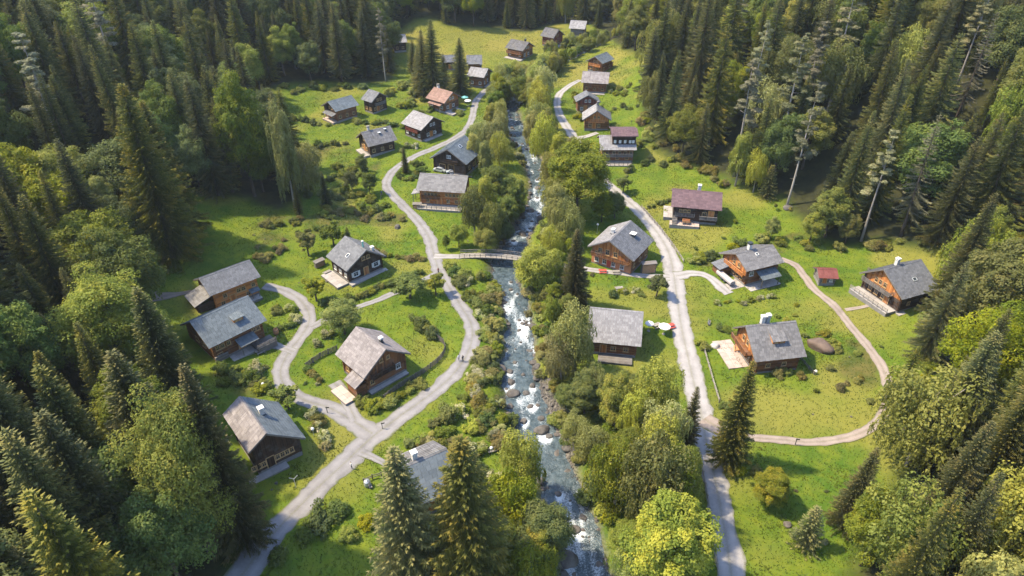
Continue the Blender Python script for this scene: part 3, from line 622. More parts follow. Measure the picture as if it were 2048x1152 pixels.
    def dormer(s, x, wd=2.6, y=-3.2, h=1.3, front='brown', run=2.6):
        """shed dormer on the near slope: front wall at y, roof back up the slope"""
        zf = s.zr(y); yb = y+run; zt = zf+h; zb_ = max(s.zr(min(yb, -.1))+.12, zt+.2)
        m = MB(); n = int(wd/.3)
        for i in range(n): m.box((x-wd/2+(i+.5)*wd/n, y, zf+h/2-.1), (wd/n-.02, .14+.02*(i % 2), h+.2))
        dm = m.build('dormer', WOOD[front]['v'], s.r)
        for q in (-1, 1):
            MB().add([(x+q*wd/2-.07, y, zf-.1), (x+q*wd/2+.07, y, zf-.1), (x+q*wd/2+.07, yb, s.zr(yb)-.1), (x+q*wd/2-.07, yb, s.zr(yb)-.1), (x+q*wd/2-.07, y, zt), (x+q*wd/2+.07, y, zt), (x+q*wd/2+.07, yb, zb_), (x+q*wd/2-.07, yb, zb_)], BOXF).build('dormer_cheek', WOOD[front]['h'], dm)
        P0 = Vector((x, y-.4, zt-.4*(zb_-zt)/run)); P1 = Vector((x, yb, zb_)); d = P1-P0; d.normalize(); e1 = Vector((1, 0, 0)); nr = e1.cross(d); S = (P1-P0).length; Rm = Matrix((e1, d, nr)).transposed()
        m = MB().box((P0+P1)/2+nr*.05, (wd+.5, S, .1), Rm); k = int(S/.5)
        for i in range(k):
            xx_ = -wd/2-.25
            while xx_ < wd/2+.2:
                b = min(xx_+random.uniform(.4, .7), wd/2+.28); m.box(P0+d*((i+.5)*S/k)+nr*.13+Vector(((xx_+b)/2, 0, 0)), (b-xx_-.03, S/k*1.15, .05), Rm@Matrix.Rotation(R(4), 3, 'X')); xx_ = b
        m.build('dormer_roof', ROOF[s.rs], dm)
        for q in (-.5, .5):
            f = MB().box((x+q*wd*.42, y-.1, zf+h*.55), (.72, .08, .72)).build('dormer_window', MAT['frame_wood'], dm)
    def leanto(s, w_, p0, p1, dep, zt, zl, roof='grey', wall='dark', walls=True, posts=True):
        """lean-to roof against a wall, with walls or posts"""
        o, t, n = s.wf(w_); c = o+t*((p0+p1)/2); up = Vector((0, 0, 1)); dn = n*dep+up*(zl-zt); S = dn.length; d = dn.normalized(); nr = t.cross(d) if t.cross(d).z > 0 else d.cross(t); e1 = d.cross(nr)
        Rm = Matrix((e1, d, nr)).transposed(); m = MB().box(c+up*zt+dn*.52+nr*.05, (p1-p0+.4, S*1.06, .10), Rm); k = max(3, int(S/.55))
        for i in range(k):
            x = -(p1-p0)/2-.2
            while x < (p1-p0)/2+.15:
                b = min(x+random.uniform(.45, .8), (p1-p0)/2+.2); m.box(c+up*zt+dn*((i+.5)/k)*1.06+nr*.13+e1*((x+b)/2), (b-x-.03, S/k*1.2, .05), Rm@Matrix.Rotation(R(-4), 3, 'X')); x = b
        lt = m.build('lean_to', ROOF[roof], s.o)
        if walls:
            m = MB()
            for z in np.arange(.1, zl-.25, .31): s.wb(m, w_, (p0+p1)/2, z+.15, p1-p0-.2, .28, dep-.45, dep-.22); [s.wb(m, w_, q, z+.15, .22, .28, .05, dep-.46) for q in (p0+.11, p1-.11)]
            s.wb(m, w_, (p0+p1)/2, -.8, p1-p0-.2, 1.7, .05, dep-.2); m.build('lean_to_wall', WOOD[wall]['h'], lt)
        elif posts:
            for q in (p0+.15, p1-.15): m = MB(); s.wb(m, w_, q, zl/2-.4, .16, zl+.7, dep-.3, dep-.14); m.build('post', WOOD['grey']['v'], lt)
    def terrace(s, w_, p0, p1, d0, d1, mt='flag', z=.22, rail=None, gx=1.25):
        m = MB(); s.wb(m, w_, (p0+p1)/2, z-1.25, p1-p0-.06, 2.3, d0+.03, d1-.03); tr = m.build('terrace', MAT['stone'], s.o)
        nx = max(1, int((p1-p0)/gx)); ny = max(1, int((d1-d0)/gx))
        for i in range(nx):
            for j in range(ny):
                m = MB(); s.wb(m, w_, p0+(i+.5)*(p1-p0)/nx, z-.06+random.uniform(-.012, .012), (p1-p0)/nx-.035, .12, d0+j*(d1-d0)/ny+.02, d0+(j+1)*(d1-d0)/ny-.02); m.build('flagstone', MAT[mt], tr)
        if rail:
            m = MB(); n = max(3, int((p1-p0)/1.3))
            for h in (.45, .75, 1.05): s.wb(m, w_, (p0+p1)/2, z+h, p1-p0, .12, d1-.16, d1-.10)
            for i in range(n+1): s.wb(m, w_, p0+(p1-p0)*i/n, z+.55, .12, 1.15, d1-.22, d1-.09)
            m.build('railing', MAT[rail], tr)
    def deck(s, w_, p0, p1, d0, d1, z=.5, wood='grey', rail=True):
        m = MB(); n = max(3, int((d1-d0)/.3))
        for i in range(n): s.wb(m, w_, (p0+p1)/2, z-.05, p1-p0, .09, d0+i*(d1-d0)/n+.01, d0+(i+1)*(d1-d0)/n-.01)
        s.wb(m, w_, (p0+p1)/2, z-.9, p1-p0-.1, 1.5, d0+.1, d1-.1); dk = m.build('deck', WOOD[wood]['h'], s.o)
        if rail:
            m = MB(); k = max(3, int((p1-p0)/.26))
            for h in (.12, .40, .68, .95): s.wb(m, w_, (p0+p1)/2, z+h, p1-p0, .16, d1-.12, d1-.06)
            for i in range(0, k+1, 5): s.wb(m, w_, p0+(p1-p0)*i/k, z+.5, .12, 1.1, d1-.2, d1-.05)
            m.build('railing', WOOD[wood]['h'], dk)
    def at(s, w_, pos, d):
        """ground point in front of a wall, for things that stand there"""
        o, t, n = s.wf(w_); p = s.o.matrix_basis@(o+t*pos+n*d); return p.x, p.y
def auto(h, ends='A', fr='frame_wood', shut=None, side='S'):
    """plain window rows for the smaller houses"""
    Wd = min(s for s in (h.W, h.V)); zs = 1.7
    for e in ends:
        if Wd > 3.6: h.row(e, (-2.2, 0.9), zs, .95, 1.0, fr, shut); h.door(e, -.75)
        else: h.row(e, (-1.2,), zs, .8, .9, fr, shut); h.door(e, .5)
        h.row(e, (-.7, .7), h.zs+(h.hr-h.zs)*.36, .75, .85, fr)
    n = max(2, int(h.L/3.2)); ps = np.linspace(-h.xw+1.2, h.xw-1.2, n); h.row(side, ps, zs+.1, .95, 1.0, fr, shut)

bpy.context.view_layer.update()
H = {}
h = H['H1'] = House('H1', 'nearly black barn house with blue grey roof and white cowled chimney at the road fork', roof='blue', far_roof='rose', wall='dark', single=True, sh=(.9, .6))  # shaded slope's blue and sunlit slope's warm tint are put into the shingle colours
h.row('A', (-3.2, -2.3, -1.4), 1.9, .7, 1.0); h.row('A', (1.1, 1.95, 2.8, 3.65), 2.0, .72, 1.05); h.door('A', -.2, 1.3, 2.2, WOOD['dark']['v']); h.row('S', (-3, 0, 3), 1.8, .9, 1.)
h.chimney(.6, -1.7, 1.3, .8, 'plaster', 'frame_white'); h.terrace('A', -5, 2.2, .1, 1.6, 'flag', .18)
h = H['H2'] = House('H2', 'cottage with whitish mossy shingle roof inside the wattle fenced garden', roof='rose', wall='brown', gable='brown', single=True, sh=(.8, .52), low=None)
h.row('B', (-.8, .8), 5.9, .7, .8); h.win('B', 2.9, 2.4, 1.0, 1.2, 'frame_white'); h.win('B', -3.4, 1.9, .9, 1.0); h.balcony('B', -3.6, 1.7, 3.0, 1.0, 'dark'); h.row('S', (-2.4, 0), 2.0, .9, 1.)
h.leanto('S', .6, 4.2, 2.6, 3.9, 2.6, 'rose', 'brown'); h.chimney(1.6, 1.3, 1.0, .6, 'metal_dark', 'white'); h.terrace('S', -1.2, 4.2, 2.7, 5.2, 'flag_pink', .12); h.terrace('B', -4.6, 4.6, .1, 1.2, 'flag', .2)
h = H['H3'] = House('H3', 'dark brown house with white window frames and a green stove pipe', roof='slate', wall='dark', single=True, sh=(.7, .5))
h.row('B', (-.6, .75), 5.3, .85, .95, 'frame_wood'); h.row('B', (-3.1,), 1.9, 1.3, 1.2, 'frame_white', 'frame_white'); h.row('B', (2.7,), 2.3, 1.3, 1.2, 'frame_white', 'frame_white'); h.door('B', -.2, 1.2)
h.skylight(1.2, -3.1, .8, 1.1); h.pipe(2.6, .5, 1.7); h.chimney(3.1, 2.6, .9, .6, 'plaster', 'frame_white'); h.terrace('B', -5.4, 5.2, .1, 1.5, 'flag', .2); h.terrace('S', -4.2, 3.6, .2, 3.4, 'flag', .15); h.row('S', (-2.4, 0, 2.4), 1.8, .9, 1.0, 'frame_white')
h = H['H4'] = House('H4', 'long honey wood house with lichen grey roof and a low side wing by the pasture', roof='slate', wall='orange', single=True, sh=(.62, .48))
h.row('S', (-2.6, .6, 1.8, 4.2), 3.2, .9, 1.0); h.row('S', (-3.4, 2.6), 1.4, .9, 1.0); h.door('S', -1.0, 1.3); h.leanto('A', -2.4, 3.4, 4.2, 4.2, 2.9, 'grey', 'dark'); h.terrace('S', -3, 5, .1, 2.0, 'flag', .2); h.leanto('S', 3.0, 4.9, 1.4, 2.2, 1.9, 'blue', walls=False)
h = H['H5'] = House('H5', 'big brown house with sea blue slate roof and a small boarded dormer', roof='blue', wall='brown', gable='brown', single=True, sh=(.8, .55))
h.dormer(1.6, 2.0, -4.0, .95, 'orange', 1.7); h.row('S', (-4.6, -3.5, -2.2), 3.4, .8, .95); h.row('S', (3.6, 4.6), 3.5, .8, .95); h.row('S', (-4.4,), 1.5, 1.1, 1.0); h.door('S', .4, 1.3); h.row('A', (-1.6, 1.2), 2.6, 1.4, 1.1); h.row('A', (0,), 5.8, .9, .9)
h.leanto('S', -.6, 3.2, 2.2, 3.2, 2.5, 'blue', walls=False); h.deck('S', 2.2, 6.6, .2, 3.4, .7); h.terrace('S', -3, 2.2, .1, 2.4, 'flag', .15)
m = MB()
for i in range(7): h.wb(m, 'S', -4.4, .45+i*.2, 2.9-.1*(i % 2), .16, .3, .62)
m.build('timber_stack', WOOD['grey']['h'], h.o)
h = H['H6'] = House('H6', 'low house with blue slab roof half hidden behind two tall spruces', roof='blue', far_roof='grey', wall='orange', single=True, sh=(1.1, .75))
h.chimney(-1.2, .8, 1.1, .8, 'plaster', 'frame_white'); h.row('S', (-2.6, 0, 2.6), 2.0, 1.0, 1.1); h.row('A', (-1.5, 1.5), 2.0, 1., 1.); h.terrace('A', -3.4, 2.6, .1, 2.6, 'flag', .35)
h = H['H7'] = House('H7', 'log cabin with pale shaggy shingle roof and grey porch between stream and road', roof='pale', wall='brown', single=True, sh=(.6, .48))
h.deck('S', -3.0, 4.1, .1, 3.0, .45, 'grey', False); h.door('S', -2.1, 1.2); h.row('S', (0, 2.6), 1.9, 1.0, 1.0); h.row('B', (-1.8, 1.8), 2.0, .9, 1.0)
h = H['H8'] = House('H8', 'house with blue grey shingle roof, wide dormer and twin white chimneys in the loop', roof='grey', wall='brown', gable='orange', single=True, sh=(.7, .5))
h.dormer(.4, 2.6, -3.7, .95, 'orange', 2.9); h.chimney(-1.6, .6, 1.3, .7, 'plaster', 'frame_white'); h.chimney(-.5, .6, 1.55, .7, 'plaster_grey', 'frame_white'); h.balcony('A', -3.6, 3.2, 3.1, 1.6, 'brown'); h.row('A', (-2.2, 0, 2.2), 1.8, .9, 1.2); h.row('A', (-1, .8), 4.5, .9, 1.3); h.door('A', -1.1, 1.2)
h.terrace('A', -6.0, 3.2, .1, 4.4, 'flag_pink', .15); h.row('S', (-2, 1.5), 2.1, .9, .9)
h = H['H9'] = House('H9', 'bright honey gabled house with purple slate roof at the forest edge', roof='slate', wall='dark', gable='orange', single=True, sh=(.55, .42))
h.chimney(-1.2, .6, 1.2, .75, 'plaster', 'frame_white'); h.balcony('A', -4.4, 3.6, 3.2, 1.3, 'grey'); h.row('A', (-2.4, -.6, 1.4), 1.8, .9, 1.2); h.row('A', (-1.5, -.3, 1.0), 4.6, .8, 1.2); h.door('A', 2.4, 1.2, 2.1, WOOD['orange']['v']); h.terrace('A', -5.4, 5.6, .1, 3.0, 'flag', .45, 'rail'); h.skylight(.5, -3.6, 1.0, .8, 'metal_pale'); h.terrace('S', -5, 4.4, .1, 1.1, 'flag', .15); h.row('S', (-2, 2), 2.1, .8, .8)
h = H['H10'] = House('H10', 'honey chalet with striped slate roof, tall white chimney and a teal awning', roof='grey', wall='brown', gable='orange', single=True, sh=(1.0, .42))
h.chimney(-1.2, .5, 1.5, .85, 'plaster', 'metal_dark'); h.balcony('A', -3.4, 3.8, 2.9, 1.2, 'orange'); h.row('A', (-2.2, -.7, .9, 2.4), 1.8, .8, 1.3); h.row('A', (-.9, .9), 4.3, .8, 1.2); h.leanto('A', -4.6, -1.4, 3.6, 3.0, 2.4, 'slate', 'brown'); h.skylight(-.3, -1.4, .7, .7)
h.leanto('S', -1.6, 3.6, 2.6, 3.5, 2.6, 'blue', walls=False); h.row('S', (-3.2,), 3.3, 1.0, 1.1, 'frame_white'); h.row('S', (0.4, 2.6), 1.6, 1.1, 1.0); h.terrace('A', -3.2, 4.4, .1, 4.4, 'flag', .18); h.terrace('S', -4.6, 4.4, .1, 2.6, 'flag', .12)
h = H['H11'] = House('H11', 'large honey gabled chalet with balcony, slate roof and white roof hatch beside the road', roof='slate', far_roof='pale', wall='brown', gable='orange', single=True, sh=(.6, .46), low='plaster_orange')
h.chimney(-1.2, 1.4, 1.1, .7, 'plaster', 'frame_white'); h.vent(1.6, -2.9, 1.3, .8); h.balcony('A', -4.6, 5.6, 3.2, 1.2, 'brown'); h.row('A', (-2.6, -.6, 1.6), 4.6, 1.0, 1.4, 'frame_wood'); h.row('A', (-3.4, -1.2, 1.2, 3.6), 1.8, 1.0, 1.3, 'frame_white'); h.door('A', .0, 1.2, 2.1, MAT['red']); h.row('A', (-3.6, -2.4), 3.9, .6, .6); h.terrace('A', -5.6, 6.4, .1, 2.6, 'flag', .2); h.row('S', (-3.5, 0, 3.5), 2.2, .9, 1.0)
h = H['H12'] = House('H12', 'dark house under a plum red roof on the meadow behind the rail fence', roof='purple', wall='dark', single=True, sh=(.95, .55))
h.chimney(.6, 1.6, 1.6, .8, 'plaster', 'frame_white'); h.row('S', (-4.0, -2.9, -1.8), 3.5, .75, .8); h.win('S', 2.4, 2.9, 1.1, 1.2); h.door('S', 4.2, 1.5, 2.1, WOOD['orange']['v'], 1.9); h.balcony('S', 1.2, 5.8, 1.7, 1.1, 'grey'); h.terrace('S', -6.6, 1.4, .1, 2.6, 'flag_pink', .25); h.terrace('A', -4, 3, .1, 2.6, 'flag', .2); h.balcony('S', -5.4, -.2, 2.0, .7, 'grey')
m = MB()
for i in range(6): h.wb(m, 'S', -5.3, .25+i*.28, 1.3, .28, .2, 2.6-i*.38)
m.build('stair', WOOD['grey']['h'], h.o)
h = H['H13'] = House('H13', 'honey house with silver shingle roof and a railed terrace facing the bend of the road', roof='grey', wall='orange', gable='brown', single=True, sh=(.75, .5))
h.row('S', (-4.6, -3.6, -2.6, -1.6), 3.6, .75, .9); h.row('S', (1.6, 2.7, 3.8, 4.9), 3.6, .75, .9); h.row('S', (-4, 2, 4.4), 1.6, 1.0, 1.1); h.door('S', -.6, 1.4); h.balcony('S', -5.8, -.4, 2.5, .9, 'brown'); h.terrace('S', -6.6, 6.2, .1, 3.0, 'flag', .25, 'rail'); h.leanto('A', 1.4, 4.4, 2.6, 3.6, 3.0, 'pale', walls=False); h.chimney(1.5, 3.0, .9, .7); h.row('B', (-1.6, 1.6), 2.0, .9, 1.)
h = H['H14'] = House('H14', 'black timber barn with smooth blue roof and two pale skylights above the honey house', roof='blue', wall='dark', single=True, sh=(.8, .6))
h.row('A', (-.4, .4), 5.6, .55, .95, 'frame_white'); h.door('A', .6, 1.9, 2.4, WOOD['dark']['v']); h.door('A', -2.4, 1.9, 2.2, WOOD['dark']['v']); h.balcony('A', -2, 3, 3.6, .7, 'dark'); h.skylight(-.6, -1.6, 1.2, 1.0, 'metal_pale'); h.skylight(2.2, -3.6, 1.2, 1.0, 'metal_pale'); h.row('S', (-2.6, .6, 3.6), 1.9, 1., 1.1); h.terrace('A', -5, 5, .1, 1.6, 'flag', .15)
h = H['H15'] = House('H15', 'dark cottage with silvery blue roof and two pale roof caps below the pale roofed house', roof='grey', wall='dark'); auto(h, 'A'); h.vent(.4, -1.6, .8, .4, 'metal_pale'); h.vent(2.8, -.9, .7, .4, 'metal_pale'); h.chimney(-2.4, .6, 1., .7); h.terrace('A', -4, 3, .1, 2, 'flag', .2)
h = H['H16'] = House('H16', 'black walled house with almost white roof above the road bend', roof='pale', wall='dark', gable='dark'); auto(h, 'B', 'frame_white', None, 'S'); h.balcony('B', -3.4, 3.4, 3.2, 1.0, 'dark'); h.terrace('B', -4.4, 4.4, .1, 1.4, 'flag', .2); h.balcony('S', -3, 3, 2.7, .9, 'red')
h = H['H17'] = House('H17', 'brown cabin with plain blue grey roof highest on the open pasture', roof='blue', wall='brown', gable='dark'); auto(h, 'A'); h.terrace('A', -3.6, 3.4, .1, 2, 'flag_pink', .2); h.leanto('A', -3, 3, 1.8, 2.9, 2.4, 'slate', walls=False)
h = H['H18'] = House('H18', 'small dark hay barn with grey roof beside the shrubby knoll', roof='slate', wall='dark'); auto(h, 'B'); h.balcony('B', -2.4, 2.4, 2.9, .9, 'grey')
h = H['H19'] = House('H19', 'honey cottage with salmon pink roof and busy terrace below the spruce clump', roof='pink', wall='brown', gable='orange'); auto(h, 'B', 'frame_white'); h.chimney(-3.2, .5, 1., .8); h.terrace('B', -4, 6, .1, 4.4, 'flag', .2); h.leanto('S', -3, 3, 1.6, 3.2, 2.7, 'pink', walls=False)
h = H['H20'] = House('H20', 'low cottage with white sheet roof at the top end of the winding lane', roof='pale', wall='brown'); auto(h, 'B', 'frame_white'); h.terrace('B', -3, 5, .1, 4, 'flag', .2); h.chimney(.4, .5, .8, .6, 'metal_dark', 'metal_dark')
h = H['H21'] = House('H21', 'small grey roofed barn tucked beside the spruce clump', roof='slate', wall='brown'); auto(h, 'B')
h = H['H22'] = House('H22', 'chalet with dark bowed roof standing alone on the far yellow meadow', roof='darkgrey', wall='brown', gable='orange'); auto(h, 'B', 'frame_white'); h.balcony('S', -4, 4, 2.2, 1.2, 'brown'); h.terrace('S', -4.6, 4.6, .1, 2.4, 'flag', .2); h.chimney(2.5, .5, .6, .6, 'metal_dark', 'metal_dark')
h = H['H23'] = House('H23', 'russet walled barn with brown grey roof at the head of the valley', roof='darkgrey', wall='red', gable='red'); auto(h, 'B'); h.terrace('B', -2, 4, .1, 2, 'flag', .2)
h = H['H24'] = House('H24', 'weathered grey barn with pale tin coloured roof under the far forest', roof='pale', wall='grey', gable='grey'); auto(h, 'B')
h = H['H25'] = House('H25', 'light roofed hay barn at the dark forest edge of the far meadow', roof='pale', wall='dark'); auto(h, 'B')
h = H['H28'] = House('H28', 'chalet with blue roof and honey balcony topmost of the row beside the straight road', roof='blue', wall='brown', gable='brown'); auto(h, 'A'); h.balcony('A', -2.8, 2.4, 2.7, 1.1, 'orange'); h.leanto('B', -2.6, 2.6, 2.6, 3.2, 2.6, 'purple', 'red')
h = H['H29'] = House('H29', 'house with mauve grey roof seen broadside below the blue roofed chalet', roof='rose', wall='brown'); auto(h, 'B'); h.balcony('S', -2.4, 3.6, 2.3, 1.0, 'brown'); h.terrace('S', -4.4, 4.4, .1, 2, 'flag', .2)
h = H['H30'] = House('H30', 'small russet cottage with bluish roof tucked behind the honey gable', roof='slate', wall='brown', gable='red'); auto(h, 'A', 'frame_white'); h.leanto('A', 1.0, 3.6, 1.8, 2.7, 2.3, 'slate', 'brown')
h = H['H31'] = House('H31', 'small honey house with one white roof slope beside the upper road fork', roof='pale', far_roof='slate', wall='brown', gable='orange', single=False); auto(h, 'B', 'frame_wood'); h.balcony('B', -2.8, 2.8, 3.0, .9, 'orange'); h.chimney(-2.6, .4, .8, .6, 'stone')
h = H['H32'] = House('H32', 'stepped house with plum upper storey and pale side roof above the big oak', roof='pale', wall='brown', gable='brown')
m = MB()
for z in np.arange(4.6, 8.6, .31): m.box((1.9, -.2, z+.15), (7.4, 6.6+random.uniform(-.03, .03), .28))
us = m.build('upper_storey', WOOD['dark']['h'], h.o)
m = MB().box((1.9, -2.0, 9.0), (8.4, 4.6, .16), Matrix.Rotation(R(14), 3, 'X')); m.box((1.9, 2.0, 9.02), (8.4, 4.2, .16), Matrix.Rotation(R(-14), 3, 'X'))
for i in range(9):
    for j in range(12): m.box((-2.0+(j+.5)*.69, -3.9+i*.46, 9.13+(-3.9+i*.46+2)*math.tan(R(14))), (.66, .5, .05), Matrix.Rotation(R(11), 3, 'X'))
m.build('upper_roof', ROOF['purple'], us)
for x in (-1.0, .6, 2.2, 3.8, 4.8): f = MB().box((x, -3.56, 6.5), (.75, .1, 1.0)).build('upper_window', MAT['frame_white'], us)
h.row('S', (-3.4, -1.2, .6, 2.4, 4.2), 3.2, .9, 1.0); h.row('S', (-3, 0, 3), 1.5, 1, 1.1); h.balcony('S', -4.6, 4.6, 2.2, 1.2, 'grey'); h.terrace('S', -4, 4.4, .1, 3.4, 'flag', .25, 'rail_dark')
h = H['H33'] = House('H33', 'tiny garden hut with red roof beside the curving path', name='garden_hut', cat='hut', roof='red', wall='grey'); h.door('S', -.6, .8, 1.6); h.win('S', .9, 1.4, .6, .6, 'frame_white')
h = H['H34'] = House('H34', 'grey roofed shed mostly hidden by the spruce clump', name='shed', cat='shed', roof='slate', wall='dark'); h.door('S', 0, 1.0, 1.9); h.win('B', 0, 1.6, .8, .8)
h = H['H35'] = House('H35', 'tiny white roofed hut on top of the far meadow', name='field_hut', cat='hut', roof='pale', wall='grey'); h.door('S', 0, .8, 1.7); h.win('B', 0, 1.5, .6, .6)
h = H['H36'] = House('H36', 'reddish roofed cabin deep in the forest at the valley head', name='forest_cabin', cat='cabin', roof='pink', wall='brown'); auto(h, 'B')

# ---------------------------------------------------------------- trees
def norm(a): return a/np.maximum(np.linalg.norm(a, axis=-1, keepdims=True), 1e-9)
def blades(c, d, side, ln, wd, taper=.35):
    """leaf or twig quads from c along d, half width wd along side"""
    ln = np.asarray(ln)[:, None]; wd = np.asarray(wd)[:, None]; t = c+d*ln
    return np.stack([c-side*wd, c+side*wd, t+side*wd*taper, t-side*wd*taper], 1)
def trunk_mesh(name, H_, r0, mat, limbs=(), top=.96, lean=0.):
    m = MB(); zs_ = np.linspace(0, H_*top, 8); z0 = -.8
    m.tube([(lean*math.sin(z/H_*2.2), lean*.6*math.sin(z/H_*3+1)-lean*.5, z if z > 0 else z0) for z in zs_], [r0*(1.25 if i == 0 else 1)*(1-.93*z/(H_*top)) for i, z in enumerate(zs_)], 8)
    for p, q, r_ in limbs:
        p = Vector(p); q = Vector(q); mid = (p+q)/2+Vector((0, 0, -(q-p).length*.08)); m.tube([p, mid, q], [r_, r_*.65, r_*.2], 5)
    return m.mesh(name, mat, True)
def spruce(seed, H_=24., Rr=4.2, bare=.05, mat='spruce', dens=1., droop=1., gap=0.):
    g = np.random.default_rng(seed); Q = []; Tn = []; z = bare*H_
    while z < H_*.985:
        t = (z/H_-bare)/(1-bare); L = Rr*(1-t)**.82*(1 if t > .06 else .75)+.22; nb = int(round((6 if t < .85 else 5)*dens+g.random()))
        az = g.random()*6.28+np.arange(nb)*6.283/nb+g.normal(0, .22, nb)
        for a in az:
            if g.random() < gap: continue
            l = L*g.uniform(.66, 1.16); ns = max(2, int(l/.235)); s = (np.arange(ns)+.6)/ns; o = np.array([math.cos(a), math.sin(a), 0]); sd_ = np.array([-math.sin(a), math.cos(a), 0])
            rise = g.uniform(.05, .3)*(t*1.4); dz = l*(rise*s-droop*(.50-.28*t)*s**1.5+.20*droop*s**4); p = np.outer(l*s, o); p[:, 2] += z+dz+g.normal(0, .05)
            tw = (.30+.20*l)*(1-.45*s)*g.uniform(.75, 1.2, ns)
            tone = np.clip(.28+.5*s+g.normal(0, .16, ns), 0, 1)  # paints the sunlit tips: tone lightens outwards along the branch
            for q in (-1, 1):
                d = norm(np.outer(np.full(ns, .62*q), sd_)+o*.62+np.stack([g.normal(0, .15, ns), g.normal(0, .15, ns), -.30-.25*g.random(ns)], 1)); Q.append(blades(p, d, np.repeat(norm(o+sd_*.3*q+np.array([0, 0, .25]))[None], ns, 0), tw, np.full(ns, .085+.009*l), .25)); Tn.append(tone)
            d = norm(np.stack([g.normal(0, .3, ns)+o[0]*.25, g.normal(0, .3, ns)+o[1]*.25, -np.ones(ns)], 1)); Q.append(blades(p, d, np.repeat(norm(o+sd_*g.normal(0, .5))[None], ns, 0), tw*.62, np.full(ns, .095), .3)); Tn.append(tone-.18)
            Q.append(blades(p[-1:], norm(np.array([[o[0], o[1], .12]])), sd_[None], np.array([.45]), np.array([.15]), .1)); Tn.append(np.array([.95]))
        z += (.62-.22*t)/max(.6, dens)*max(.55, H_/34)*g.uniform(.85, 1.15)
    lim = []
    Q.append(blades(np.array([[0, 0, H_*.95]]), np.array([[0, 0, 1.]]), np.array([[1., 0, 0]]), np.array([H_*.06]), np.array([.1]), .1)); Tn.append(np.array([.9]))
    return trunk_mesh('trunk', H_, H_*.0125+.03, MAT['bark'], lim), qmesh('crown', np.concatenate(Q), FOL[mat], np.clip(np.concatenate(Tn), 0, 1))
def clumps(g, n, rx, rz, zc, rc, inner=.45):
    i = np.arange(n)+.5; ph = np.arccos(1-1.72*i/n); th = 2.39996*i*2+g.normal(0, .25, n)
    r = g.uniform(inner, 1., n)**.6; d = np.stack([np.cos(th)*np.sin(ph), np.sin(th)*np.sin(ph), np.cos(ph)], 1)
    lump = 1+.2*np.sin(th*2+g.random()*6)*np.sin(ph*2.5+g.random()*6); c = d*(r*lump)[:, None]*np.array([rx, rx, rz])+g.normal(0, .15*rx, (n, 3)); c[:, 2] += zc
    return c, rc*g.uniform(.45, 1.4, n)
def leaves(g, c, rc, per, size, flat=.78, up=.35, zmin=.3):
    """leaf quads on the shells of clumps"""
    n = len(c); k = np.repeat(np.arange(n), np.maximum(20, (per*(rc/rc.mean())**2).astype(int))); N = len(k)
    d = norm(g.normal(0, 1, (N, 3))); d[:, 2] = np.abs(d[:, 2])*np.where(g.random(N) < .72, 1, -1); rad = g.uniform(.55, 1.06, N)**.6
    lump = 1+.22*np.sin(d[:, 0]*5+k)*np.sin(d[:, 1]*5+k*2)+.1*np.sin(d[:, 2]*9+k)
    p = c[k]+d*(rc[k]*rad*lump)[:, None]*np.array([1, 1, flat]); nrm = norm(d*.75+g.normal(0, .42, (N, 3))+np.array([0, 0, up+.35])); a = norm(np.cross(nrm, g.normal(0, 1, (N, 3)))); b = np.cross(nrm, a)
    s = size*g.uniform(.6, 1.35, N); V = np.stack([p-a*s[:, None], p+b*s[:, None]*.7, p+a*s[:, None], p-b*s[:, None]*.7], 1)
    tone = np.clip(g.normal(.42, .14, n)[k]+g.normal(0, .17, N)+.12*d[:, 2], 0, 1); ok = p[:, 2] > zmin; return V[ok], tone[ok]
def broadleaf(seed, H_=13., rx=4.2, mat='leaf', n=46, per=250, size=.20, low=.28):
    g = np.random.default_rng(seed); rz = H_*(1-low)*.52; zc = H_*low+rz*.96
    c, rc = clumps(g, n, rx*.86, rz*.86, zc, rx*.28); V, tn = leaves(g, c, rc, per, size)
    lim = [((0, 0, H_*.25+.06*H_*j), tuple(c[int(x)]), .10+.02*H_/5) for j, x in enumerate(g.choice(n, 8, False))]
    lim = [(p, q, r_) for p, q, r_ in lim if q[2] > p[2]-.5]
    return trunk_mesh('trunk', H_, .14+.013*H_, MAT['bark'], lim, .8, .25), qmesh('crown', V, FOL[mat], tn)
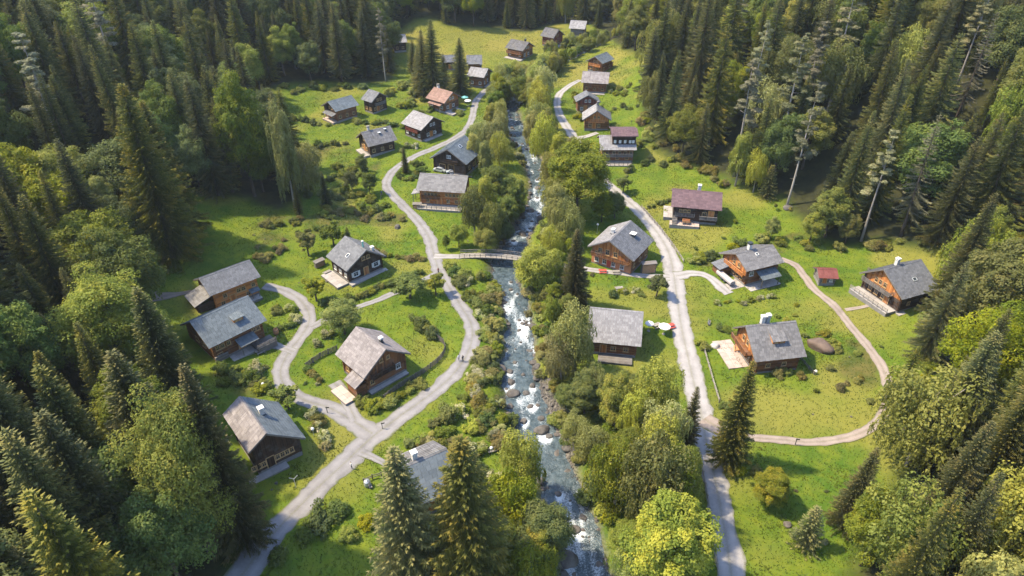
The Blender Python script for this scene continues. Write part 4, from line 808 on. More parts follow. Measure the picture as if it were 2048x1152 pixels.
def weeping(seed, H_=13., rx=3.6, mat='willow', ns=950, low=.12, bark='bark_pale'):
    g = np.random.default_rng(seed); rz = H_*(1-low)*.5; zc = H_*low+rz
    c, rc = clumps(g, 34, rx*.8, rz*.9, zc, rx*.34); V, tn = leaves(g, c, rc, 130, .14, 1.0, .2)
    i = g.integers(0, len(c), ns); d = norm(g.normal(0, 1, (ns, 3))+np.array([0, 0, .25])); a = c[i]+d*rc[i][:, None]; a[:, 2] = np.maximum(a[:, 2], .6); tb = np.clip(g.normal(.5, .2, ns), 0, 1)
    Q = [V]; Tn = [tn]; out = norm(a*np.array([1, 1, 0]))
    Ls = g.uniform(.5, 1.25, ns)*H_*.14; K = 12
    for k in range(K):
        f = (k+.5)/K; p = a+out*(.35*math.sin(f*2.6))*.5+np.array([0, 0, -1])*(Ls*f)[:, None]+g.normal(0, .05, (ns, 3)); ok = p[:, 2] > .15
        dd = norm(np.stack([g.normal(0, .42, ns), g.normal(0, .42, ns), -np.ones(ns)], 1)); sd_ = norm(np.cross(dd, g.normal(0, 1, (ns, 3))))
        Q.append(blades(p[ok], dd[ok], sd_[ok], np.full(ok.sum(), .32), np.full(ok.sum(), .062), .4)); Tn.append(np.clip(tb+g.normal(0, .12, ns), 0, 1)[ok])
    lim = [((0, 0, H_*.3+.07*H_*j), tuple(c[int(x)]), .12) for j, x in enumerate(g.choice(len(c), 7, False))]; lim = [l for l in lim if l[1][2] > l[0][2]-.5]
    return trunk_mesh('trunk', H_, .12+.011*H_, MAT[bark], lim, .85, .3), qmesh('crown', np.concatenate(Q), FOL[mat], np.concatenate(Tn))
def pine(seed, H_=28., rx=3.4, mat='pine', low=.36, n=40):
    g = np.random.default_rng(seed); t = g.uniform(0, 1, n)**.8; z = H_*(low+(1-low)*t*.96); r = rx*(1-t*.72)*g.uniform(.25, 1, n); a = g.random(n)*6.28
    c = np.stack([np.cos(a)*r, np.sin(a)*r, z], 1); rc = rx*.33*(1-.4*t)*g.uniform(.7, 1.25, n); V, tn = leaves(g, c, rc, 190, .19, .42, .3)
    lim = [((0, 0, z[i]-.4*r[i]), tuple(c[i]), .07) for i in range(0, n, 2)]+[((0, 0, H_*(.15+.04*j)), (math.cos(j*2.4)*1.5, math.sin(j*2.4)*1.5, H_*(.14+.04*j)), .045) for j in range(6)]
    return trunk_mesh('trunk', H_, H_*.011, MAT['bark_pale'], lim, .97, .3), qmesh('crown', V, FOL[mat], tn)
def bush(seed, mat='shrub', n=20, per=130, size=.12, flat=.8):
    g = np.random.default_rng(seed); c, rc = clumps(g, n, .80, .55, .50, .36, .3); V, tn = leaves(g, c, rc, per, size*.62, flat, .3, .02); return qmesh('shrub', V, FOL[mat], tn)
SP = {  # species: list of (trunk, crown, native height)
 'spruce': [(*spruce(1, 34, 6.4, dens=1.1), 34), (*spruce(2, 34, 5.7, .03, dens=1.1, droop=1.15), 34), (*spruce(3, 34, 7.0, .07, droop=1.25, gap=.08), 34), (*spruce(4, 34, 5.0, .10, dens=1.1, droop=.9), 34)],
 'spruce_tall': [(*spruce(5, 34, 4.6, .34, gap=.1), 34), (*spruce(8, 34, 4.2, .42, gap=.12), 34)],
 'spruce_near': [(*spruce(11, 32, 6.4, .04, dens=1.4, droop=1.2), 32), (*spruce(12, 32, 5.8, .05, dens=1.35, droop=1.3, gap=.08), 32)],
 'spruce_grey': [(*spruce(6, 32, 4.4, .22, 'spruce_grey', .7, 1.35, .25), 32)],
 'spruce_young': [(*spruce(7, 9, 2.3, .02, droop=.6), 9)],
 'leaf': [(*broadleaf(21, 18, 6.0, n=105, per=330, size=.165), 18), (*broadleaf(22, 19, 5.2, n=105, per=330, size=.165, low=.2), 19), (*broadleaf(23, 16, 6.2, n=105, per=330, size=.165, low=.3), 16)],
 'leaf_dark': [(*broadleaf(24, 18, 5.8, 'leaf_dark', 105, 330, .165, .18), 18), (*broadleaf(25, 17, 5.3, 'leaf_dark', 105, 330, .165, .2), 17)],
 'willow': [(*weeping(31, 13, 3.7), 13), (*weeping(32, 14, 3.1), 14), (*weeping(33, 12, 4.1), 12)],
 'willow_leaf': [(*weeping(34, 13, 3.6, 'leaf'), 13), (*weeping(35, 14, 4.2, 'leaf', 1100), 14)],
 'willow_round': [(*broadleaf(36, 10, 5.2, 'willow', 80, 300, .15, .05), 10)],
 'yellow': [(*broadleaf(41, 18, 5.0, 'yellow', 115, 330, .16, .12), 18)],
 'leaf_big': [(*broadleaf(42, 30, 8.2, 'leaf', 170, 330, .19, .1), 30)],
 'pine': [(*pine(51, 34, 4.2), 34), (*pine(52, 34, 3.7, low=.45), 34)],
 'apple': [(*broadleaf(61, 6, 2.3, 'leaf_dark', 26, 170, .15, .3), 6), (*broadleaf(62, 6, 2.1, 'shrub', 24, 170, .15, .3), 6)],
}
BUSH = {k: [bush(70+10*i+j, k) for j in range(2 if k != 'shrub' else 3)] for i, k in enumerate(('shrub', 'leaf_dark', 'brush', 'flower', 'yellow', 'willow'))}
NAMES = {'spruce': 'spruce_tree', 'spruce_near': 'spruce_tree', 'spruce_grey': 'spruce_tree', 'spruce_tall': 'spruce_tree', 'spruce_young': 'spruce_tree', 'leaf': 'broadleaf_tree', 'leaf_big': 'broadleaf_tree', 'leaf_dark': 'broadleaf_tree', 'willow': 'willow_tree', 'willow_leaf': 'willow_tree', 'willow_round': 'willow_tree', 'yellow': 'broadleaf_tree', 'pine': 'pine_tree', 'apple': 'fruit_tree'}
def tree(sp_, x, y, h_, label, group=None, wide=1., v=None):
    L = SP[sp_]; tk, cr, nh = L[random.randrange(len(L)) if v is None else v]; s = h_/nh
    o = empty(NAMES[sp_], (x, y, float(T(x, y))-.1), random.uniform(0, 6.28), label, 'tree', group); o.scale = (s*wide, s*wide, s); o.rotation_euler[0] = random.gauss(0, .02); o.rotation_euler[1] = random.gauss(0, .02)
    link('trunk', tk, o); link('crown', cr, o); return o
SHRUBS = []                                      # every bush is noted here first; the largest in view become objects of their own
def shrub(kind, x, y, s, label, group=None, hz=1.): SHRUBS.append((kind, float(x), float(y), s, label, group, hz))
def scatter_nodes(name, pats):
    """instances of the pattern objects on the points whose 'kind' matches"""
    ng = bpy.data.node_groups.new(name, 'GeometryNodeTree'); ng.interface.new_socket('Geometry', in_out='INPUT', socket_type='NodeSocketGeometry'); ng.interface.new_socket('Geometry', in_out='OUTPUT', socket_type='NodeSocketGeometry')
    gi = ng.nodes.new('NodeGroupInput'); go = ng.nodes.new('NodeGroupOutput'); jn = ng.nodes.new('GeometryNodeJoinGeometry')
    def named(n_, ty): q = ng.nodes.new('GeometryNodeInputNamedAttribute'); q.data_type = ty; q.inputs[0].default_value = n_; return q.outputs[0]
    rt, sc2, ids = named('spin', 'FLOAT_VECTOR'), named('size', 'FLOAT_VECTOR'), named('kind', 'INT')
    for n_, objs in enumerate(pats):
        cmp_ = ng.nodes.new('FunctionNodeCompare'); cmp_.data_type = 'INT'; cmp_.operation = 'EQUAL'; cmp_.inputs[3].default_value = n_; ng.links.new(ids, cmp_.inputs[2])
        for o_ in objs:
            oi = ng.nodes.new('GeometryNodeObjectInfo'); oi.inputs[0].default_value = o_; oi.inputs['As Instance'].default_value = True
            ip = ng.nodes.new('GeometryNodeInstanceOnPoints'); ng.links.new(gi.outputs[0], ip.inputs['Points']); ng.links.new(cmp_.outputs[0], ip.inputs['Selection']); ng.links.new(oi.outputs['Geometry'], ip.inputs['Instance']); ng.links.new(rt, ip.inputs['Rotation']); ng.links.new(sc2, ip.inputs['Scale']); ng.links.new(ip.outputs[0], jn.inputs[0])
    ng.links.new(jn.outputs[0], go.inputs[0]); return ng
def scatter(name, P, kind, size, pats, label, cat):
    n = len(P); me = bpy.data.meshes.new(name); me.vertices.add(n); me.vertices.foreach_set('co', np.asarray(P, np.float32).ravel())
    a = me.attributes.new('kind', 'INT', 'POINT'); a.data.foreach_set('value', np.asarray(kind, np.int32))
    a = me.attributes.new('spin', 'FLOAT_VECTOR', 'POINT'); a.data.foreach_set('vector', np.stack([np.zeros(n), np.zeros(n), rng.random(n)*6.28], 1).ravel().astype(np.float32))
    a = me.attributes.new('size', 'FLOAT_VECTOR', 'POINT'); a.data.foreach_set('vector', np.asarray(size, np.float32).ravel())
    o = link(name, me); md = o.modifiers.new('scatter', 'NODES'); md.node_group = scatter_nodes(name, pats); return tag(o, label, cat, kind='stuff')
def find(me): return next((o for o in col.objects if o.data == me), None)
def plant_shrubs(limit=285):
    X = np.array([q[1] for q in SHRUBS]); Y = np.array([q[2] for q in SHRUBS]); S = np.array([q[3] for q in SHRUBS]); Z = T(X, Y); sx, sy, dd = SCR(X, Y, Z+S*.5)
    single = np.array([q[5] is None for q in SHRUBS]); key = S/dd*((sx > 0) & (sx < 2048) & (sy > 0) & (sy < 1152))+single*9; top = set(np.argsort(-key)[:limit].tolist()); rest = []
    for i, (kind, x, y, s, label, group, hz) in enumerate(SHRUBS):
        sz = (s*random.uniform(.85, 1.2), s*random.uniform(.85, 1.2), s*hz*random.uniform(.85, 1.15)); me = random.choice(BUSH[kind]); loc = (x, y, float(Z[i])-.08*s)
        if i in top:
            o = link('shrub', me); o.location = loc; o.rotation_euler = (0, 0, random.uniform(0, 6.28)); o.scale = sz; tag(o, label, 'shrub', group)
        else: rest.append((loc, me, sz))
    pats = []; ids = {}
    for me in {id(r[1]): r[1] for r in rest}.values():
        o = find(me)
        if o is not None: ids[me.name] = len(pats); pats.append((o,))
    rest = [r for r in rest if r[1].name in ids]
    # pattern shrubs keep their own place and size; instances take the mesh alone
    scatter('undergrowth', [r[0] for r in rest], [ids[r[1].name] for r in rest], [r[2] for r in rest], pats, 'low leafy undergrowth filling the hedges, stream banks and meadow edges', 'undergrowth')

taken = []                                       # trunks placed by hand, x, y, reserved radius
def put(sp_, px, py, h_, label, group=None, wide=1., v=None, keep=2.5):
    x, y = G(px, py); taken.append((x, y, keep))
    if h_ < 0:                                   # surveyed by its top instead of its height
        pb_ = px
        for _ in range(12):                      # the sighting is of the tree's tip: slide the foot until the tip lines up
            x, y = G(pb_, py); z = float(T(x, y)); hs = np.arange(3, 60, .25); a_, b_, _c = SCR(np.full(hs.shape, x), np.full(hs.shape, y), z+hs); i_ = int(np.argmin(np.abs(b_+h_))); pb_ += .7*(px-a_[i_])
        taken[-1] = (x, y, keep)
        z = float(T(x, y)); hs = np.arange(3, 60, .25); h_ = float(hs[np.argmin(np.abs(SCR(np.full(hs.shape, x), np.full(hs.shape, y), z+hs)[1]+h_))])
    return tree(sp_, x, y, h_, label, group, wide, v)
LM = {'H1': 'black barn house', 'H2': 'mossy roofed cottage', 'H3': 'white framed house', 'H4': 'long honey house', 'H5': 'blue dormer roof', 'H6': 'slab roofed house', 'H8': 'twin chimney house', 'H9': 'honey gabled house', 'H10': 'striped roof chalet', 'H12': 'plum roofed house', 'H15': 'silvery blue roof', 'H17': 'highest brown cabin', 'H18': 'small hay barn', 'H19': 'salmon roofed cottage', 'H22': 'bowed roof chalet', 'H23': 'russet barn', 'H24': 'grey barn', 'H25': 'light roofed hay barn', 'H28': 'blue roof with honey balcony', 'H29': 'mauve roofed house', 'H31': 'small honey house', 'H32': 'stepped house', 'H33': 'red garden hut', 'H35': 'tiny meadow hut', 'H36': 'forest cabin', 'H14': 'black barn', 'H7': 'log cabin by the stream', 'H11': 'large honey chalet', 'H13': 'honey house at the bend', 'H16': 'almost white roof'}
def landmark(x, y): return LM[min(LM, key=lambda q_: (HP[q_][0]-x)**2+(HP[q_][1]-y)**2)]
# trees that stand out
put('willow_round', 1074, 574, 10.5, 'round silvery willow beside the far end of the footbridge', wide=1.0)
put('spruce_near', 1158, 614, -455, 'lone dark spruce between the footbridge and the honey gabled chalet', wide=.95, v=0)
put('leaf', 1163, 432, -288, 'big round oak standing over the stream above the honey chalet', wide=1.15, v=0)
put('spruce_near', 1503, 928, -715, 'tall lone spruce in front of the twin chimney house', v=1, wide=.88)
put('spruce_near', 795, 1192, -893, 'tall spruce in front of the slab roofed house, on its terrace side', v=1, wide=1.18)
put('spruce_near', 918, 1205, -873, 'tall spruce in front of the slab roofed house, on its stream side', v=0, wide=1.18)
put('yellow', 1352, 1185, -1008, 'golden yellow tree beside the road at the rail fence', wide=1.0)
put('yellow', 1240, 862, -745, 'slim yellow birch rising from the stream side wood', wide=.75)
put('yellow', 1535, 1010, 8, 'bushy yellow flowering tree below the tall lone spruce', wide=1.2)
put('leaf_dark', 1168, 826, 9, 'dark round tree with yellow tips beside the gravel bank', wide=1.1)
put('spruce', 1372, 895, 15, 'slender spruce squeezed between the willows and the straight road', v=3)
put('pine', 1795, 482, -255, 'tall pale grey pine with bare trunk at the forest edge above the red hut', v=1)
put('spruce_grey', 1890, 472, -225, 'tall grey half dead spruce at the forest edge behind the honey gable')
put('pine', 1616, 312, -60, 'tall pale pine with leaning bare trunk above the meadow', v=0)
put('spruce_young', 1549, 396, -330, 'small dark spruce beside the weeping birches on the meadow')
put('willow', 1492, 372, -262, 'weeping birch on the meadow edge, the taller of the pair', wide=.85, v=1)
put('willow', 1524, 384, -300, 'weeping birch on the meadow edge, the lower of the pair', wide=.8, v=0)
put('spruce_young', 1638, 1092, -1012, 'small spruce alone on the lawn below the path loop')
put('spruce', 599, 432, 11, 'dark young spruce on the scrubby bank, the slimmer of two', v=3); put('spruce', 655, 414, 11.5, 'dark young spruce on the scrubby bank, the broader of two', v=0)
put('spruce', 812, 346, 9, 'dark spruce at the road bend below the black barn', v=0)
put('willow', 548, 415, -203, 'tall pale birch at the corner of the shaded forest', wide=.5, v=1); put('willow', 600, 388, -285, 'leafy tree leaning out of the shaded forest corner', wide=.8, v=2)
put('apple', 634, 602, 6.5, 'small round fruit tree alone on the lawn below the white framed house', wide=1.1); put('apple', 618, 512, 7, 'pale fruit tree on the lawn, one of two behind the white framed house'); put('apple', 668, 492, 7, 'pale fruit tree with bushy crown against the white framed house roof')
put('spruce_young', 697, 486, 5, 'tiny spruce behind the white framed house')
put('leaf', 690, 668, 8, 'broad yellow green tree behind the wattle fenced cottage', wide=1.25, v=2); put('apple', 820, 596, 6.5, 'wide bushy tree in the corner of the two lanes', wide=1.5); put('apple', 872, 590, 5.5, 'small round tree against the winding lane below the bridge turning', wide=1.1)
put('apple', 578, 818, 5.5, 'dark round tree beside the black barn gable', wide=1.2); put('apple', 1246, 386, 5.5, 'dark round tree alone on the sunny meadow', wide=1.1); put('apple', 1312, 592, 6, 'pale flowering tree at the chalet path corner', wide=1.0)
put('leaf', 1650, 474, 14, 'broad sunlit tree at the foot of the forest above the striped roof chalet', wide=1.1, v=1); put('yellow', 1690, 486, 9, 'yellow tinged tree under the tall pale pine'); put('leaf', 1618, 486, 9, 'low leafy tree at the foot of the broad sunlit one', wide=1.1); put('leaf', 1540, 478, 6.5, 'leaning leafy tree behind the striped roof chalet')
put('leaf_dark', 740, 388, 7, 'dark round tree inside the road bend thicket'); put('leaf_dark', 705, 382, 6.5, 'dark tree at the back of the road bend thicket'); put('leaf_dark', 725, 345, 6, 'dark leafy tree in front of the silvery blue roof')
# the front rank of the shaded forest
for sp_, px, py, top, wd, lb in (('spruce_near',366,1085,712,.66,'huge spruce at the forest front beside the black barn house'),('leaf_big',300,1105,795,.66,'huge round leafy tree at the forest front below the black barn house'),('spruce_near',74,1165,817,1,'tall spruce at the lower forest front beyond the round leafy tree'),('spruce_near',74,1340,958,1,'spruce with golden tips lowest on the forest front'),('spruce_near',269,835,565,1,'tall spruce at the forest front beside the two big roofs'),('leaf_big',175,770,551,1.15,'bright leafy tree at the forest front beside the two big roofs'),('spruce',249,880,738,1,'smaller spruce between the leafy trees of the forest front'),
  ('spruce_near',235,514,165,1,'huge spruce at the foot of the shaded pasture, the nearest to its track'),('spruce_near',283,470,200,1,'huge spruce at the top edge of the shaded pasture'),('spruce',373,390,147,.9,'tall spruce with a bare pale trunk at the top edge of the shaded pasture'),('leaf',455,392,152,.62,'tall leafy tree at the top edge of the shaded pasture'),('spruce',418,384,190,.9,'dark spruce between two taller trees above the shaded pasture')):
    put(sp_, px, py, -top, lb, None, wd, None, 4.)
# the front rank of the sunlit forest
for sp_, px, py, top, wd, lb in (('spruce_near',1752,1055,892,.95,'broad spruce at the foot of the lower lawn forest'),('willow',1896,930,747,1.1,'broad pale drooping tree beside the curve of the narrow path'),('spruce_near',1979,1085,833,.9,'spruce standing behind the pale leafy tree of the lower forest'),('willow_leaf',1872,1165,975,1.0,'leafy tree with pale tips at the bottom of the lower forest'),('spruce',2014,1200,951,.9,'dark spruce lowest in the sunlit forest'),('spruce',1838,822,688,.9,'dark small spruce at the path between honey gable and pale drooping tree'),('leaf',1780,1130,1000,.8,'yellow green leafy tree between lawn and lower forest'),('spruce',1930,720,520,.9,'tall spruce behind the honey gabled house, beside its log wall'),('spruce_near',1990,640,385,.9,'very tall spruce behind the honey gabled house')):
    put(sp_, px, py, -top, lb, None, wd, None, 4.)
# the spruce clump on the far meadow
for px, py, hh in ((826,150,15),(848,196,26),(868,198,30),(888,176,14),(921,188,22),(838,186,18)):
    put('spruce', px, py, hh, 'dark spruce in the clump beside the salmon roofed cottage', 'spruces of the far meadow clump', 1.35)
# stream side wood, surveyed tree by tree: species, x, y, height, spread
LEFTW = [('willow',1042,985,12,1),('willow_leaf',1020,1075,13,1.1),('leaf_dark',1085,1122,12.5,1.1),('yellow',1075,1150,11,.8),('willow_leaf',1015,1150,10,1.1),('willow_leaf',1060,1190,10,1.2),('leaf',960,1010,7,1),
 ('leaf_dark',1005,412,12.5,1.15),('leaf_dark',1038,424,11,1.1),('leaf_dark',1030,452,9,1),('willow_leaf',962,472,13,1),('willow_leaf',998,484,11,1),('leaf_dark',1020,490,8,1),('leaf',930,494,6.5,1.1),('leaf',972,506,7,1.2),('leaf',905,500,4.5,.8),('willow',985,440,12,1),('leaf_dark',965,425,9,1),
 ('willow',985,352,10.5,1),('willow',1012,336,10.5,1),('willow',960,332,10,1),('willow',1005,310,11,1),('willow',975,305,10,1),('leaf_dark',950,300,9,1),('willow',1000,285,10,1),('willow',980,268,10,1),('willow',1000,255,9,1)]
RIGHTW = [('willow',1150,748,15.5,.9),('willow',1122,762,10.5,1),('willow',1185,805,8,1),('willow_leaf',1128,700,8,1),('leaf',1108,612,6.5,1),('leaf',1132,640,7,1),('willow_leaf',1105,650,7,1),('yellow',1092,602,3.6,1.2),('leaf_dark',1130,815,6,1.1),
 ('willow',1292,872,16,.9),('willow',1318,930,13.5,.85),('willow',1265,905,13,1),('willow_leaf',1290,1060,18.5,1),('willow_leaf',1228,1015,14,1),('willow_leaf',1325,1045,15,.9),('willow_leaf',1362,1000,11,.85),('leaf',1250,960,11,1),('willow',1310,975,14,1),('willow',1180,925,8,1.1),('willow',1150,892,7,1.1),('willow',1215,935,7,1),
 ('willow_leaf',1270,1180,10,1.1),('leaf',1310,1205,10,1.1),('leaf',1250,1110,7,1.1),('willow_leaf',1375,1090,8,.8),('leaf_dark',1195,990,5.5,1.2),
 ('willow',1112,474,14.5,1),('willow',1096,446,13,1),('willow',1132,486,11.5,1),('leaf',1190,444,9,1.1),('leaf_dark',1216,436,8,1.1),('willow',1100,520,8.5,1),('yellow',1125,500,6,.8),('leaf',1140,520,6,1),('willow',1120,560,5,1),
 ('willow',1078,335,16,.95),('willow',1102,352,13,1),('willow',1130,345,11,1),('willow',1150,372,12,1),('willow',1115,400,12,1),('leaf',1150,350,9,1),('willow',1090,385,12,1),('willow',1066,305,13,1),('willow',1092,298,13,1),('willow',1086,314,10,.9),('willow',1072,280,12,.9),('willow',1082,262,15,.85),('willow',1088,277,11,.9),('willow',1075,238,14,.9),('willow',1068,226,11,.9),('willow',1082,220,15,.85),('willow',1084,207,9,.9),('willow',1070,200,13,.9)]
for bank, lst, ref in (('winding lane', LEFTW, 'left'), ('straight road', RIGHTW, 'right')):
    for sp_, px, py, hh, wd in lst:
        if 300 < py < 505 and ref == 'left': px -= 12
        if 330 < py < 460 and ref == 'right': px += 13
        if 'willow' in sp_: hh *= 1.12; wd *= .9
        look = {'willow': 'pale drooping willow', 'willow_leaf': 'green drooping willow', 'leaf': 'leafy green tree', 'leaf_dark': 'dark green leafy tree', 'yellow': 'yellow tinged tree'}[sp_]
        lm = landmark(*G(px, py)); put(sp_, px, py, hh, f'{look} by the stream, {"lane" if ref == "left" else "road"} side, nearest the {lm}', f'{look}s along the stream, {bank} side, near the {lm}', wd, None, 2.)
# upper stream wood: where the banks can no longer be surveyed one by one
r3 = random.Random(12); n = 0; tk = [(a, b) for a, b, c in taken]
for _ in range(4000):
    y = r3.uniform(248, 345); sgn = r3.choice((-1, 1)); x = float(smooth(y, RC, 6))+sgn*(float(smooth(y, RW, 6))+r3.uniform(.8, 5.5 if sgn > 0 or y < 292 else 9))
    if y > 292 and sgn < 0 and x < 14: continue
    if house_d(x, y, 2.2) or road_d(x, y)[0] < 1.5 or any((x-a)**2+(y-b)**2 < 3.3**2 for a, b in tk): continue
    if 245 < y < 262 and abs(x-float(smooth(y, RC, 6))) < 5.5: continue
    s_ = r3.choice(('willow', 'willow', 'leaf', 'leaf_dark', 'willow_leaf')); tk.append((x, y))
    tree(s_, x, y, r3.uniform(6.5, 11) if y < 305 else r3.uniform(4, 6.5), {'willow': 'pale drooping tree', 'leaf': 'leafy tree', 'leaf_dark': 'dark leafy tree', 'willow_leaf': 'green drooping tree'}[s_]+' by the upper stream nearest the '+landmark(x, y), f'{s_} trees of the upper stream wood near the {landmark(x, y)}'); n += 1
    if n >= 85: break

# hillside forests: jittered plots outside the clearing
sp_g = 8.8; px_ = np.arange(-300, 300, sp_g); py_ = np.arange(36, 560, sp_g); PX, PY = np.meshgrid(px_, py_); PX = (PX+rng.uniform(-3.2, 3.2, PX.shape)).ravel(); PY = (PY+rng.uniform(-3.2, 3.2, PY.shape)).ravel()
ok = ~clear(PX, PY) & ~house_d(PX, PY, 3) & (river_d(PX, PY) > 3) & (road_d(PX, PY) > 2.2)
ta = np.array(taken); ok &= (np.hypot(PX[:, None]-ta[None, :, 0], PY[:, None]-ta[None, :, 1]) > 3.2).all(1)
ok &= ~((np.abs(PX) < 46) & (PY < 64)); PX, PY = PX[ok], PY[ok]
PZ = T(PX, PY); sx, sy, dd = SCR(PX, PY, PZ); tx, ty, td = SCR(PX, PY, PZ+24)
vis = (dd > 20) & (sx > -90) & (sx < 2140) & (ty < 1210) & (sy > -40) & (PY < 520)
near = (dd > -80) & (sx > -700) & (sx < 2700)
sm = fbm(PX*.03, PY*.03, 2); edge = soft_clear(PX, PY, 7.) > 0
kinds = []; hs_ = []
for x, y, m_, e_ in zip(PX, PY, sm, edge):
    left = x < 0 and y < 420; right = x > 0 and y < 400; u = random.random()
    pl = .24 if left else ((.5 if y > 185 and x > 105 else .27) if right else .06); pl += .35*max(0, m_-.55)+(.12 if e_ else 0)
    if u < pl: k = random.choice(('leaf', 'leaf_dark', 'leaf_dark') if left else ('leaf', 'leaf', 'leaf_dark', 'willow_leaf', 'willow', 'leaf', 'leaf_dark', 'willow_leaf', 'yellow' if y > 170 else 'leaf', 'leaf', 'leaf')); hh = random.uniform(15, 24)
    elif u < pl+(.07 if right and y > 150 else .02): k = 'pine'; hh = random.uniform(26, 37)
    elif u < pl+.11 and right and y > 165: k = 'spruce_grey'; hh = random.uniform(26, 37)
    else: k = 'spruce' if left or right or random.random() < .4 else 'spruce_tall'; hh = random.choice((random.uniform(15, 26), random.uniform(24, 38), random.uniform(27, 40)))*(.85 if e_ else 1)
    kinds.append(k); hs_.append(hh)
kinds = np.array(kinds); hs_ = np.array(hs_)
size = hs_/np.maximum(dd, 1)
ind = np.zeros(len(PX), bool)
fam = np.where(np.isin(kinds, ['spruce', 'spruce_grey', 'spruce_tall']), 0, np.where(kinds == 'pine', 1, 2))
# hidden behind nearer trees? keep those whose tops clear their neighbours toward the viewer
cov = np.zeros(len(PX)); tsx, tsy, _ = SCR(PX, PY, PZ+hs_*.8); order = np.argsort(dd); cols = np.full(2400, 5000.)
for i in order:
    if not vis[i]: continue
    c0 = int(np.clip(tsx[i]+120, 5, 2390)); hw = max(2, int(1400*1.6/dd[i])); seg = cols[max(0, c0-hw):c0+hw]
    ttop = SCR(PX[i:i+1], PY[i:i+1], PZ[i:i+1]+hs_[i])[1][0]
    cov[i] = np.mean(np.clip((seg-ttop), 0, 400)); s2 = slice(max(0, c0-hw), c0+hw); cols[s2] = np.minimum(cols[s2], ttop+.10*1400*hs_[i]/dd[i])
for f in range(3):
    c = np.where(vis & (fam == f) & (cov > 1))[0]; c = c[np.argsort(-size[c]*np.minimum(1, .15+cov[c]/30))]
    ind[c[:250]] = True
print('FOREST total', len(PX), 'vis', int(vis.sum()), 'individual', int(ind.sum()))
LK = {'spruce': 'dark spruce', 'spruce_tall': 'bare stemmed spruce', 'spruce_grey': 'greyish thin spruce', 'pine': 'bare trunked pine', 'leaf': 'green leafy tree', 'leaf_dark': 'deep green leafy tree', 'willow_leaf': 'drooping leafy tree', 'willow': 'pale drooping tree', 'yellow': 'yellowing leafy tree'}
med = {k: np.median(hs_[ind & (kinds == k)]) if (ind & (kinds == k)).any() else 0 for k in LK}
for i in np.where(ind)[0]:
    k = kinds[i]; z_ = 'back' if PY[i] > 395 else ('left' if PX[i] < 0 else 'right'); sp2 = 'spruce_near' if k == 'spruce' and dd[i] < 130 and random.random() < .7 else k
    lm = landmark(PX[i], PY[i])
    lb = f'{"tall" if hs_[i] > med[k] else "low"} {LK[k]} {"on the forest edge" if edge[i] else "deep in the forest"} nearest the {lm}'
    tree(sp2, PX[i], PY[i], hs_[i], lb, f'{LK[k]}s of the forest near the {lm}', random.uniform(.75, 1.2))
# the rest of the forest is one mass of instanced trees
rest = np.where(~ind & near )[0]
if len(rest):
    lib = []
    for k in ('spruce', 'leaf', 'leaf_dark', 'pine'):
        for tk_, cr_, nh in SP[k][:3]: lib.append((k, tk_, cr_, nh))
    pat = [(k, find(cr_), find(tk_), nh) for k, tk_, cr_, nh in lib]; pat = [p for p in pat if p[1] is not None and p[2] is not None]; by = {}
    for n_, p in enumerate(pat): by.setdefault(p[0], []).append(n_)
    kk = np.array([random.choice(by.get({'willow_leaf': 'leaf', 'willow': 'leaf', 'yellow': 'leaf', 'spruce_grey': 'spruce', 'spruce_tall': 'spruce'}.get(k, k), by['spruce'])) for k in kinds[rest]])
    sc3 = np.array([hs_[j]/pat[q_][3] for j, q_ in zip(rest, kk)])
    scatter('forest', np.stack([PX[rest], PY[rest], PZ[rest]-.1], 1), kk, np.repeat(sc3[:, None], 3, 1), [(p[1], p[2]) for p in pat], 'unbroken mass of spruces and leafy trees covering the valley sides behind the front rows', 'forest')

# ---------------------------------------------------------------- shrubs, hedges and scrub
def line(pts, step):
    c = catmull([(*G(*p), 0) for p in pts], .3); d = np.r_[0, np.cumsum(np.hypot(*np.diff(c[:, :2], axis=0).T))]; s = np.arange(0, d[-1], step); return np.stack([np.interp(s, d, c[:, 0]), np.interp(s, d, c[:, 1])], 1)
def hedge(pts, step, size, kind, label, group, jit=.5, hz=1.):
    for x, y in line(pts, step):
        x += random.gauss(0, jit); y += random.gauss(0, jit)
        if road_d(x, y)[0] < .7 or house_d(x, y, .2) or river_d(x, y) < .8: continue
        k = random.choice(kind) if isinstance(kind, tuple) else kind; lm = landmark(x, y); shrub(k, x, y, size*random.uniform(.7, 1.3), label.replace('*', lm), group.replace('*', lm), hz)
hedge([(630,612),(700,602),(775,572),(845,545)], 1.5, 1.15, ('leaf_dark','shrub'), 'dark clipped shrub in the hedge below the white framed house', 'hedge below the white framed house', .3)
hedge([(745,500),(800,518),(845,518)], 1.6, 1.0, ('shrub','brush'), 'shrub in the low hedge behind the white framed house', 'hedge behind the white framed house', .4)
hedge([(600,468),(650,462),(700,478)], 2.0, 1.0, ('leaf_dark','shrub'), 'dark shrub along the lawn edge behind the fruit trees', 'lawn edge behind the fruit trees')
hedge([(838,650),(862,672)], 1.3, 1.5, ('leaf_dark','shrub'), 'dark shrub at the back corner of the wattle fenced garden', 'back corner shrubs of the fenced garden')
hedge([(715,806),(745,818),(790,800),(838,768)], 1.4, 1.35, ('shrub','yellow','shrub'), 'yellow green shrub along the front of the wattle fenced garden', 'front shrubs of the fenced garden', .4)
hedge([(612,742),(640,762),(664,778)], 1.2, .8, ('leaf_dark','brush'), 'low dark shrub at the side of the fenced garden', 'side shrubs of the fenced garden', .25)
hedge([(618,820),(640,860),(658,905)], 1.6, 1.2, ('shrub','brush','flower'), 'border shrub along the long eave of the black barn house', 'border of the black barn house', .4)
